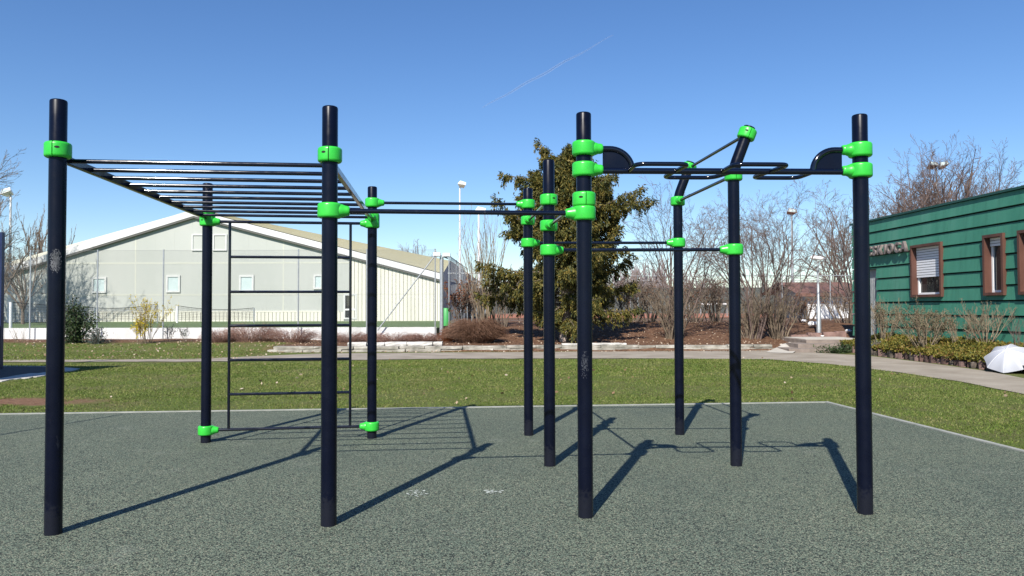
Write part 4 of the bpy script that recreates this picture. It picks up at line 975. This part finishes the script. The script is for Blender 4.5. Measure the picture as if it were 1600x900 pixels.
# -- conifer
def conifer():
    rs_ = np.random.RandomState(21); X, Y_, Z = gp(884, 30.6); t = thing('conifer_tree', 'ragged olive-brown conifer with flaking pinkish trunk rising behind the middle posts', 'tree', (X, Y_, Z))
    H = P(880, 236, Y_).z - Z
    K = 9; pl = [[X + .03*math.sin(k*1.3), Y_ + .02*math.cos(k), Z - .1 + H*k/(K-1)] for k in range(K)]
    V, Fq = tubes(np.array([pl]), np.array([[.30, .24, .2, .17, .14, .11, .08, .05, .02]]), 14)
    trunk2 = [[X + .34, Y_ + .1, Z - .05], [X + .25, Y_ + .05, Z + 1.2], [X + .12, Y_, Z + 2.6]]
    V2, F2 = tubes(np.array([trunk2]), np.array([[.16, .13, .06]]), 10)
    Vm, Fm = merge([(V, Fq), (V2, F2)]); np_mesh('trunk', Vm, Fm, BARKC, t, True)
    # limbs
    pls, rds, pts, dirs = [], [], [], []
    def prof(h, side):   # reach of limbs by height and side (left / right), as in the photo
        hL = [(0.10, 2.4), (.22, 3.2), (.34, 3.4), (.45, 3.1), (.55, 2.5), (.66, 2.2), (.80, 1.7), (.92, 1.0), (1.0, .4)]
        hR = [(0.10, 1.9), (.22, 2.9), (.34, 3.4), (.46, 2.4), (.58, 2.6), (.70, 2.2), (.82, 1.9), (.93, 1.1), (1.0, .4)]
        tb = hL if side < 0 else hR; return np.interp(h, [a for a, b in tb], [b for a, b in tb])
    nl = 108
    for i in range(nl):
        hf = .10 + .87*((i + rs_.rand())/nl); a = i*2.399 + rs_.uniform(-.3, .3); ca, sa = math.cos(a), math.sin(a)
        L = prof(hf, ca)*(.5 + .5*abs(ca))*rs_.choice([.5, .8, 1.0, 1.3])*rs_.uniform(.9, 1.1) + .2
        p = np.array([X, Y_, Z + hf*H]); d = np.array([ca, sa, rs_.uniform(.15, .95) + .3*hf]); d /= np.linalg.norm(d); pp = [p]; nk = 7
        for k in range(1, nk):
            d = d + np.array([0, 0, -.16 if k < 4 else .06]) + rs_.normal(size=3)*.11; d /= np.linalg.norm(d); pp.append(pp[-1] + d*L/(nk-1))
        pls.append(pp); rds.append(np.linspace(.05*(1.15-hf)+.014, .008, nk))
        nb = int(9 + L*11)
        for b in range(nb):
            s = .22 + .78*(b + rs_.rand())/nb; q = min(s, .995)*(nk-1); k = int(q); q -= k; c = pp[k]*(1-q) + pp[k+1]*q; tn = pp[k+1]-pp[k]; tn /= np.linalg.norm(tn)
            sd_ = np.cross(tn, [0, 0, 1]); sd_ /= np.linalg.norm(sd_) + 1e-9; sg = 1 if b % 2 else -1
            bl = (.62*(1.15-s*.7)*min(1, .4+L/3))*rs_.uniform(.6, 1.25); bd = sd_*sg*rs_.uniform(.3, 1.0) + tn*.5 + np.array([0, 0, rs_.uniform(-.75, .2)]); bd = bd if rs_.rand() < .55 else np.array([rs_.normal()*.25 + ca*.25, rs_.normal()*.25, -1.0]); bd /= np.linalg.norm(bd)
            ns = int(56*bl/.5) + 8; tt_ = rs_.rand(ns)[:, None]**.8
            sag = np.zeros((ns, 3)); sag[:, 2] = -.22*(tt_[:, 0]**2)*bl
            pts.append(c + bd*bl*tt_ + sag + rs_.normal(size=(ns, 3))*np.array([.038, .038, .065])); dirs.append(np.repeat(bd[None], ns, 0))
        # plume at the tip
        ns = 26; pts.append(pp[-1] + rs_.normal(size=(ns, 3))*.07); dirs.append(np.repeat(d[None], ns, 0))
    # leader plumes making a many-peaked top
    for (dx, hz, L) in ((0, .97, .9), (-.95, .80, 1.0), (-.35, .92, .8), (.75, .86, .9), (.35, .93, .8), (1.3, .80, .8), (-1.6, .72, 1.0), (-.6, .92, .7), (.9, .93, .8), (1.7, .74, .7), (-2.0, .60, .8), (-1.2, .84, .8), (1.9, .62, .7)):
        for q in range(5):
            p = np.array([X+dx+rs_.uniform(-.15, .15), Y_+rs_.uniform(-.6, .4), Z+hz*H-L*.6]); ns = 300; tt_ = rs_.rand(ns)[:, None]
            pts.append(p + np.array([[rs_.uniform(-.12, .12), 0, 1]])*L*tt_ + rs_.normal(size=(ns, 3))*np.array([.10, .10, .04])*(1.15-tt_)); dirs.append(np.repeat([[0, 0, 1.0]], ns, 0))
    V, Fq = tubes(np.array(pls), np.array(rds), 4); np_mesh('limbs', V, Fq, BARKG, t)
    P_ = np.concatenate(pts); Dv = np.concatenate(dirs); n = len(P_)
    a = Dv*.8 + rs_.normal(size=(n, 3))*.45 + np.array([0, 0, -.55]); a /= np.linalg.norm(a, axis=1, keepdims=True); b = np.cross(a, rs_.normal(size=(n, 3))); b /= np.linalg.norm(b, axis=1, keepdims=True)
    L = rs_.uniform(.06, .17, (n, 1)); Wd = L*rs_.uniform(.13, .24, (n, 1))
    V = np.stack([P_, P_ + a*L*.45 + b*Wd, P_ + a*L, P_ + a*L*.45 - b*Wd], 1).reshape(-1, 3); np_mesh('foliage', V, np.arange(4*n).reshape(n, 4), CONIF, t)
conifer()
# -- bare shrubs and trees in the middle and right
shrub('bare_shrub', 'tall leafless multi-stem shrub behind the back bent post', gp(1052, 31.5), 6.4, 4.6, 9, BARKM, 31, 4, (5, 4, 4, 3), .036, footprint=.35, rmin=.005, cat='shrub', start=.3, ratio=.56, spread=.66, up=.04)
shrub('bare_shrub', 'tall leafless shrub left of the pair by the lamp post', gp(1178, 31.2), 5.9, 3.6, 9, BARKM, 32, 4, (5, 4, 4, 3), .036, footprint=.3, rmin=.005, start=.3, ratio=.56, spread=.66, up=.04)
shrub('bare_shrub', 'tall leafless shrub nearest the lamp post with wide fan of twigs', gp(1214, 31.6), 6.0, 6.0, 11, BARKM, 33, 4, (5, 4, 4, 3), .04, footprint=.35, rmin=.005, start=.3, ratio=.56, spread=.66, up=.04)
for i, (px, h_, lab) in enumerate(((1170, 2.1, 'short clipped thicket at the foot of the left bare shrub'), (1212, 2.2, 'short clipped thicket at the foot of the bare shrub by the lamp'), (1052, 2.2, 'short clipped thicket at the foot of the bare shrub behind the bent post'))):
    shrub('stem_thicket', lab, gp(px, 31.3), h_, 1.3, 30, STEMS, 40+i, 3, (4, 3, 3), .026, footprint=.42, rmin=.006, spread=.5, upright=1.0, up=.12, cat='shrub')
def crown_tree(label, base, h, wdt, nst, mat, seed, rmin=.008, lv=4, nch=(6, 5, 4, 3), r=.09, trunk_h=.14, cat='tree', name='bare_tree', spread=.6, ratio=.5, up=.06):
    """short trunk forking into long leaders that fan out to a rounded leafless crown"""
    rs_ = np.random.RandomState(seed); t = thing(name, label, cat, tuple(base)); b = np.array(base, float); allp = []
    th = h*trunk_h; V, Fq = tubes(np.array([[b - [0, 0, .2], b + [0, 0, th*.5], b + [0, 0, th*1.1]]]), np.array([[r*2.0, r*1.7, r*1.3]]), 10); np_mesh('trunk', V, Fq, mat, t, True)
    for s in range(nst):
        a = s*2.399 + rs_.uniform(-.3, .3); q = ((s+.5)/nst)**.6; H = (h-th)*math.sqrt(max(.12, 1-(q*.86)**2))*rs_.uniform(.85, 1.0)
        d = np.array([math.cos(a)*q*wdt/2, math.sin(a)*q*wdt/2, H]); L = np.linalg.norm(d)*.86
        allp += grow(rs_, b + [0, 0, th*rs_.uniform(.6, 1.0)], d, L, r*rs_.uniform(.6, 1.0), lv, nch, ratio, spread, up, .11, 6, rmin, .22)
    V, Fq = merge(allp); np_mesh('crown', V, Fq, mat, t); return t
crown_tree('broad leafless tree behind the left part of the green building roof', gp(1408, 47), 9.3, 7.6, 14, BARKM, 51, nch=(7, 5, 4, 3))
crown_tree('tallest leafless tree, upright crown behind the two floodlights', gp(1474, 50), 12.8, 8.8, 18, BARKM, 52, r=.11, nch=(7, 5, 4, 3))
crown_tree('leafless tree spreading right behind the green building', gp(1528, 49), 11.0, 8.8, 15, BARKM, 53, r=.10, nch=(7, 5, 4, 3))
crown_tree('leafless tree at the right edge behind the green building roof', gp(1615, 52), 9.4, 6.0, 7, BARKM, 54)
crown_tree('brown leafless tree just left of the green building corner', gp(1330, 44), 7.9, 5.4, 10, BARKM, 55, rmin=.007, r=.07)
crown_tree('leafless tree over the brown shed roof', gp(1300, 58), 8.6, 5.0, 8, BARKG, 56, rmin=.008, r=.07)
crown_tree('narrow pointed leafless tree behind the left roof slope of the hall', (P(57, 400, 70).x, 70, .5), 11.6, 3.4, 22, BARKG, 57, rmin=.011, lv=3, nch=(8, 5, 3), name='poplar_tree', trunk_h=.05, spread=.3, ratio=.3, up=.6)
crown_tree('leafless tree at the far left edge in front of the hall', (P(-8, 480, 42).x, 42, .68), 7.6, 3.4, 5, BARKG, 58, lv=4, r=.08)
crown_tree('slender leafless tree near the left corner of the hall', (P(36, 480, 47).x, 47, .68), 6.2, 3.6, 7, BARKG, 59, lv=4, r=.055)
crown_tree('dark leafless tree hidden left of the first post', (-34.2, 47, .68), 13.5, 6.0, 12, BARKG, 60, r=.15, nch=(7, 5, 4, 3))
crown_tree('dark leafless tree whose crown shades the hall left end', (-37.5, 44.5, .5), 17, 7.0, 12, BARKG, 69, r=.18, nch=(7, 5, 4, 3))
crown_tree('small bare crown peeking over the hall roof, left of the pair', (P(636, 400, 110).x, 110, .5), 11.4, 3.5, 6, BARKFAR, 61, .016, lv=3, nch=(6, 4, 3), trunk_h=.4)
crown_tree('small bare crown peeking over the hall roof, right of the pair', (P(657, 400, 112).x, 112, .5), 12.2, 4.0, 7, BARKFAR, 62, .016, lv=3, nch=(6, 4, 3), trunk_h=.4)
# upright young shoots between mast and conifer
shrub('whip_shrub', 'upright leafless whips between the steel mast and the conifer', gp(757, 34), 6.0, 2.6, 20, BARKL, 63, 2, (5, 3), .022, footprint=.3, rmin=.006, ratio=.35, spread=.3, up=.6)
# hedge along the court fence
for i, (px, h_, lab) in enumerate(((945, 2.3, 'dark twiggy hedge bush right of the third post'), (985, 2.2, 'twiggy hedge bush between the conifer and the bare shrub'), (1015, 2.0, 'low part of the hedge just left of the back bent post'), (1085, 2.1, 'reddish twiggy hedge bush right of the back bent post'), (1118, 2.0, 'twiggy hedge bush left of the front bent post'), (1256, 1.0, 'twiggy bush in front of the shed, left of the lamp'), (1322, 1.2, 'twiggy bush against the green building corner'))):
    shrub('hedge_bush', lab, gp(px, 37.0 if px < 1200 else 36), h_ + .4, 2.3, 16, BARKG, 70+i, 3, (4, 4, 3), .035, footprint=.5, rmin=.007, spread=.7, up=.1, leaf=(RUST if i % 2 else BUSHTW, 500, .07, 'dry_leaves'), group='leafless hedge along the court')
shrub('rusty_bush', 'bush holding rusty dead leaves right of the steel mast', gp(722, 36), 2.4, 1.6, 14, BARKG, 90, 3, (4, 4, 3), .03, footprint=.4, leaf=(RUST, 1400, .10, 'dead_leaves'))
shrub('hedge_bush', 'brown twiggy bush left of the conifer trunk', gp(775, 34.5), 2.6, 2.0, 20, BARKG, 91, 3, (4, 4, 3), .03, footprint=.5, leaf=(BUSHTW, 400, .06, 'dry_leaves'), group='leafless hedge along the court')
shrub('hedge_bush', 'small brown bush just right of the rusty bush', gp(750, 35.5), 2.2, 1.6, 16, BARKG, 92, 3, (4, 4, 3), .028, footprint=.4, leaf=(RUST, 300, .06, 'dry_leaves'), group='leafless hedge along the court')
# arching twig dome
def arcs(n, cx, cy, z, rx, ry, h, seed, r=.005, droop=1.0):
    rs_ = np.random.RandomState(seed); K = 6; a = rs_.uniform(0, 2*math.pi, n); q = rs_.rand(n)**.5; ox = cx + np.cos(a)*q*rx*.45; oy = cy + np.sin(a)*q*ry*.45
    hh = h*np.sqrt(np.maximum(.05, 1-q**2*.75))*rs_.uniform(.45, 1.1, n); PL = np.zeros((n, K, 3)); b = a + rs_.normal(size=n)*.5; out = rs_.uniform(.2, .62, n)
    for k in range(K):
        t = k/(K-1); PL[:, k, 0] = ox + np.cos(b)*out*rx*t + rs_.normal(size=n)*.02; PL[:, k, 1] = oy + np.sin(b)*out*ry*t + rs_.normal(size=n)*.02
        PL[:, k, 2] = z + hh*(1 - (1-min(1, t*1.35))**1.7) - droop*hh*.55*max(0, t-.55)**1.3
    return tubes(PL, np.tile(np.linspace(r, r*.5, K), (n, 1)), 3)
X, Y_, Z = gp(742, 30.3); V, Fq = arcs(3800, X, Y_, Z-.05, 1.38, .9, 1.02, 101, .006)
tag(np_mesh('twig_bush', V, Fq, BUSHTW), 'rounded reddish-brown twiggy bush at the wall end before the conifer', 'shrub')
X, Y_, Z = gp(704, 31.2); V, Fq = arcs(900, X, Y_, Z-.05, .6, .5, .6, 102)
tag(np_mesh('twig_bush', V, Fq, RUST), 'small rusty heap of twigs at the foot of the steel mast', 'shrub')
# brambles along the white wall
for i, (px, wpx, h_, lab) in enumerate(((345, 40, .5, 'bramble clump behind the left rear post at the white wall'), (395, 60, .72, 'largest bramble clump seen through the wall bars'), (455, 60, .55, 'bramble clump left of the second front post'), (545, 60, .42, 'bramble tangle between the wall bars and the rear post'), (615, 60, .40, 'bramble tangle right of the rear post'), (662, 40, .38, 'bramble tangle near the white wall right end'))):
    X, Y_, Z = gp(px, 31.6); V, Fq = arcs(620, X, Y_, Z-.02, wpx/F*31.6*1.0, .9, h_*1.15, 110+i, .0042, 1.6)
    tag(np_mesh('bramble', V, Fq, BRAMBLE), lab, 'bramble', 'brambles along the white wall')
# evergreen bush, silver shrub, forsythia
def leafy(name, label, base, h, wd, nleaf, mat, seed, size=.09, shape=1.0):
    rs_ = np.random.RandomState(seed); t = thing(name, label, 'shrub', tuple(base)); st_ = []; pts = []
    for s in range(26):
        a = rs_.uniform(0, 2*math.pi); q = rs_.rand()**.5*wd/2; hh = h*(1-.45*(q/(wd/2))**1.5)*rs_.uniform(.75, 1.05); K = 5
        pp = np.array([[base[0] + math.cos(a)*q*(t_**.7), base[1] + math.sin(a)*q*(t_**.7), base[2] - .05 + hh*t_] for t_ in np.linspace(0, 1, K)]); st_.append(pp)
        for k in range(nleaf//26):
            t_ = rs_.uniform(.08, 1.02)*(K-1)*.999; t_ = min(t_, K-1.001); i = int(t_); p = pp[i]*(1-(t_-i)) + pp[i+1]*(t_-i); pts.append(p + rs_.normal(size=3)*.11*shape)
    V, Fq = tubes(np.array(st_), np.tile(np.linspace(.018, .006, 5), (len(st_), 1)), 4); np_mesh('stems', V, Fq, BARKG, t); V, Fq = leaves_np(np.array(pts), size, rs_, 2.0, .1); np_mesh('foliage', V, Fq, mat, t); return t
leafy('evergreen_bush', 'dark green leafy bush right of the first front post', gp(117, 30.8), 1.95, 1.5, 3800, EVERG, 121, .11)
leafy('silver_shrub', 'low silvery shrub at the right side of the evergreen bush', gp(152, 30.6), .72, .9, 1000, SILVER, 122, .07)
for (px, Y_, h_, nl, lab, sd_) in ((232, 30.7, 2.1, 900, 'yellow flowering shrub with sparse upright twigs at the white wall', 123),):
    b = gp(px, Y_); shrub('flowering_shrub', lab, b, h_, 1.3, 13, BARKL, sd_, 2, (4, 3), .012, footprint=.2, rmin=.004, up=.45, leaf=(YELLOW, 750, .065, 'blossom'))
    rs_ = np.random.RandomState(9); 
shrub('flowering_shrub', 'denser low tuft of yellow blossom left of the flowering shrub', gp(219, 30.5), 1.15, .8, 9, BARKL, 124, 2, (4, 3), .010, footprint=.15, rmin=.004, leaf=(YELLOW, 700, .065, 'blossom'))
shrub('grey_seedling', 'grey-leaved thin plant right of the yellow shrub by a fence post', gp(262, 31.5), .75, .6, 8, BARKG, 125, 2, (3, 2), .008, footprint=.2, leaf=(SILVER, 160, .06, 'leaves'), rmin=.004)
shrub('grey_seedling', 'grey-leaved thin plant left of the rear post before the white wall', gp(290, 31.5), .7, .5, 7, BARKG, 126, 2, (3, 2), .008, footprint=.15, leaf=(SILVER, 120, .06, 'leaves'), rmin=.004)
shrub('grass_stalks', 'thin dry stalks before the white wall at the far left', gp(32, 31.5), .7, .7, 12, BARKL, 127, 1, (2,), .006, footprint=.3, rmin=.004)
# shrubs at the green building
def bp(px, Y_): X = (px-800)/F*Y_; return (X, Y_, bedz(X, Y_))
shrub('budding_shrub', 'dense olive shrub in the building bed close to the right front post', bp(1380, 26.2), 1.45, 1.2, 26, BARKL, 130, 3, (4, 4, 3), .014, footprint=.25, rmin=.004, leaf=(BUDLEAF, 1500, .045, 'leaves'))
shrub('budding_shrub', 'rounded olive shrub below the shuttered window', bp(1446, 23.2), 1.3, 1.7, 34, BARKL, 131, 3, (4, 4, 3), .014, footprint=.3, rmin=.004, spread=.6, leaf=(BUDLEAF, 2600, .045, 'leaves'))
shrub('budding_shrub', 'sparse shrub between the rounded shrub and the leafless one', bp(1500, 22.6), .95, 1.1, 16, BARKL, 132, 3, (4, 3, 3), .010, footprint=.25, rmin=.004, leaf=(BUDLEAF, 700, .04, 'leaves'))
shrub('budding_shrub', 'leafless branching shrub below the narrow window', bp(1538, 21.6), 1.25, 1.9, 12, BARKL, 133, 3, (5, 4, 3), .018, footprint=.12, rmin=.004, spread=.6, leaf=(BUDLEAF, 350, .035, 'leaves'))
shrub('budding_shrub', 'thin reddish twigs above the umbrella', bp(1591, 20.2), .95, .5, 7, BARKM, 134, 2, (3, 3), .008, footprint=.12, rmin=.004)
leafy('green_mound', 'low bright green mound plant beside the garden steps', (G(1316, 552).x, 26.9, 0.0), .36, 1.7, 2200, EVERG, 135, .07, .6)
leafy('silver_shrub', 'small silvery plant at the near corner of the building bed', bp(1367, 25.6), .35, .5, 500, SILVER, 136, .05, .5)
# white rubbish / stones on the bank
for px, py, Y_, s_, lab in ((1270, 506, 34, .2, 'white plastic rubbish lying left of the lamp post'), (1256, 501, 35, .11, 'small white scrap beside the rubbish near the shed'), (1326, 517, 32.5, .12, 'small white scrap by the green building corner'), (1285, 525, 31, .06, 'tiny white block at the lamp foot')):
    p = P(px, py, Y_); m = MB(); rs_ = random.Random(px); vs = []
    for i in range(6):
        for j in range(8):
            th = math.pi*i/5; ph = 2*math.pi*j/8; k = rs_.uniform(.7, 1.1); vs.append((p.x + s_*k*math.sin(th)*math.cos(ph)*1.3, p.y + s_*k*math.sin(th)*math.sin(ph), p.z + s_*.6*k*math.cos(th)))
    m.add(vs, [(i*8+j, i*8+(j+1) % 8, (i+1)*8+(j+1) % 8, (i+1)*8+j) for i in range(5) for j in range(8)]); tag(m.build('rubbish_scrap', WHITE), lab, 'rubbish')

# ------------------------------------------------------------------ grass blades, litter
def in_path(x, y):
    return False
def lawn():
    rs_ = np.random.RandomState(5); n = 640000
    y = 6.8 + (33-6.8)*rs_.rand(n)**.8; x = rs_.uniform(-.70, .70, n)*y
    pyn = 450 + 31 + 1.6*F/y; pxn = 800 + x/y*F
    nearl = np.interp(pxn, [p[0] for p in near], [p[1] for p in near]); farl = np.interp(pxn, [p[0] for p in farp], [p[1] for p in farp])
    k1 = (pyn > nearl + .8); k2 = (pyn < farl - .3) & (x < -8.9) & (rs_.rand(n) < .5*np.clip((31.5-y)/5, 0, 1))
    # pad edge
    ex = (A2.x-B.x); padY = B.y + (A2.y-B.y)*(x-B.x)/ex + .06; sideX = B.x + (D2.x-B.x)*(y-B.y)/(D2.y-B.y) + .06; inside = (y < padY) & (x < sideX)
    sand = (pxn < 118) & (pyn < np.interp(pxn, [p[0] for p in SF], [p[1] for p in SF]) - .5) & (pyn > 572)
    bare = ((x+9.4)*.33)**2 + ((y-13.3)*1.25)**2 < (.75 + .3*np.sin(x*5)*np.sin(y*4+x))**2
    thin = (np.sin(x*1.3+y*.7)+np.sin(y*1.9-x*.4)+np.sin(x*.43-y*.9+2)+.5*np.sin(x*3.1+y*4.3) > .7) & (rs_.rand(n) < .62)
    keep = (k1 | k2) & ~inside & ~sand & ~bare & ~thin; x, y = x[keep], y[keep]; n = len(x)
    z = np.array([hgt(a, b) for a, b in zip(x, y)]); h = rs_.uniform(.010, .032, n)*(1 + .5*(y > 22)); a = rs_.uniform(0, 2*np.pi, n); wv = rs_.uniform(.004, .009, n)*(1 + .5*(y > 18))
    lx = rs_.normal(size=n)*.02; ly = rs_.normal(size=n)*.02
    V = np.stack([np.stack([x-np.cos(a)*wv, y-np.sin(a)*wv, z], 1), np.stack([x+np.cos(a)*wv, y+np.sin(a)*wv, z], 1), np.stack([x+lx, y+ly, z+h], 1)], 1).reshape(-1, 3)
    tag(np_mesh('lawn_grass', V, np.arange(3*n).reshape(n, 3), GRASS), 'short green lawn grass between the rubber surface and the path', 'grass', kind='stuff')
lawn()
def litter():
    rs_ = np.random.RandomState(6); pts = []
    for (n, x0, x1, y0, y1) in ((1500, -22, -8, 24.3, 33), (2600, -8.5, 12, 28.8, 37), (130, -9, 11, 12.5, 24), (300, -9, 10, 27.6, 28.1)):
        x = rs_.uniform(x0, x1, n); y = rs_.uniform(y0, y1, n); pts.append(np.array([[a, b, hgt(a, b) + .02] for a, b in zip(x, y)]))
    P_ = np.concatenate(pts); V, Fq = leaves_np(P_, .07, rs_, 1.5, -.1, True)
    tag(np_mesh('leaf_litter', V, Fq, LITTER), 'dry fallen leaves scattered on the lawn and the bank', 'fallen leaves', kind='stuff')
litter()
# chalky marks on the rubber
MARK = simple('chalk mark', [(.32, .35, .31), (.45, .48, .43)], 30, .9)
for px, py, s_, lab in ((653, 775, .10, 'left and larger of the two pale splash marks on the rubber'), (771, 772, .07, 'right and smaller of the two pale splash marks on the rubber')):
    g = G(px, py, .0); rs_ = random.Random(px); m = MB()
    for q in range(34):
        a = rs_.uniform(0, 6.28); r = s_*rs_.random()**.7*1.2; c = (g.x + math.cos(a)*r*1.0, g.y + math.sin(a)*r*1.1); rr = rs_.uniform(.004, .018)
        n_ = 7; m.add([(c[0]+math.cos(6.28*i/n_)*rr*rs_.uniform(.5, 1.2), c[1]+math.sin(6.28*i/n_)*rr*rs_.uniform(.5, 1.2), .0235 + q*.00002) for i in range(n_)], [tuple(range(n_))])
    tag(m.build('splash_mark', MARK), lab, 'mark')
# ------------------------------------------------------------------ contrail
m, nt, bs = newmat('thin ice cloud'); nt.nodes.remove(bs); tr = nt.nodes.new('ShaderNodeBsdfTransparent'); df = nt.nodes.new('ShaderNodeBsdfTranslucent'); df.inputs[0].default_value = (.9, .9, .95, 1)
mx = nt.nodes.new('ShaderNodeMixShader'); co = coords(nt); nz = ramp(nt, noise(nt, co, .006, 5), [(.3, (.09, .09, .09)), (.7, (.18, .18, .18))]); nt.links.new(nz, mx.inputs[0])
nt.links.new(tr.outputs[0], mx.inputs[1]); nt.links.new(df.outputs[0], mx.inputs[2]); nt.links.new(mx.outputs[0], nt.nodes['Material Output'].inputs[0])
mb = MB(); pa = P(754, 168, 6000); pb = P(958, 55, 5200); n_ = 24
mb.tube([pa.lerp(pb, i/n_) + Vector((0, 0, 4*math.sin(i*.9))) for i in range(n_+1)], [3 + 6*math.sin(math.pi*min(1, i/n_*1.1))*(1 if i < n_ else 0) for i in range(n_+1)], 8, caps=False)
o = mb.build('contrail', m); tag(o, kind='structure')
print('objects', len(bpy.data.objects))
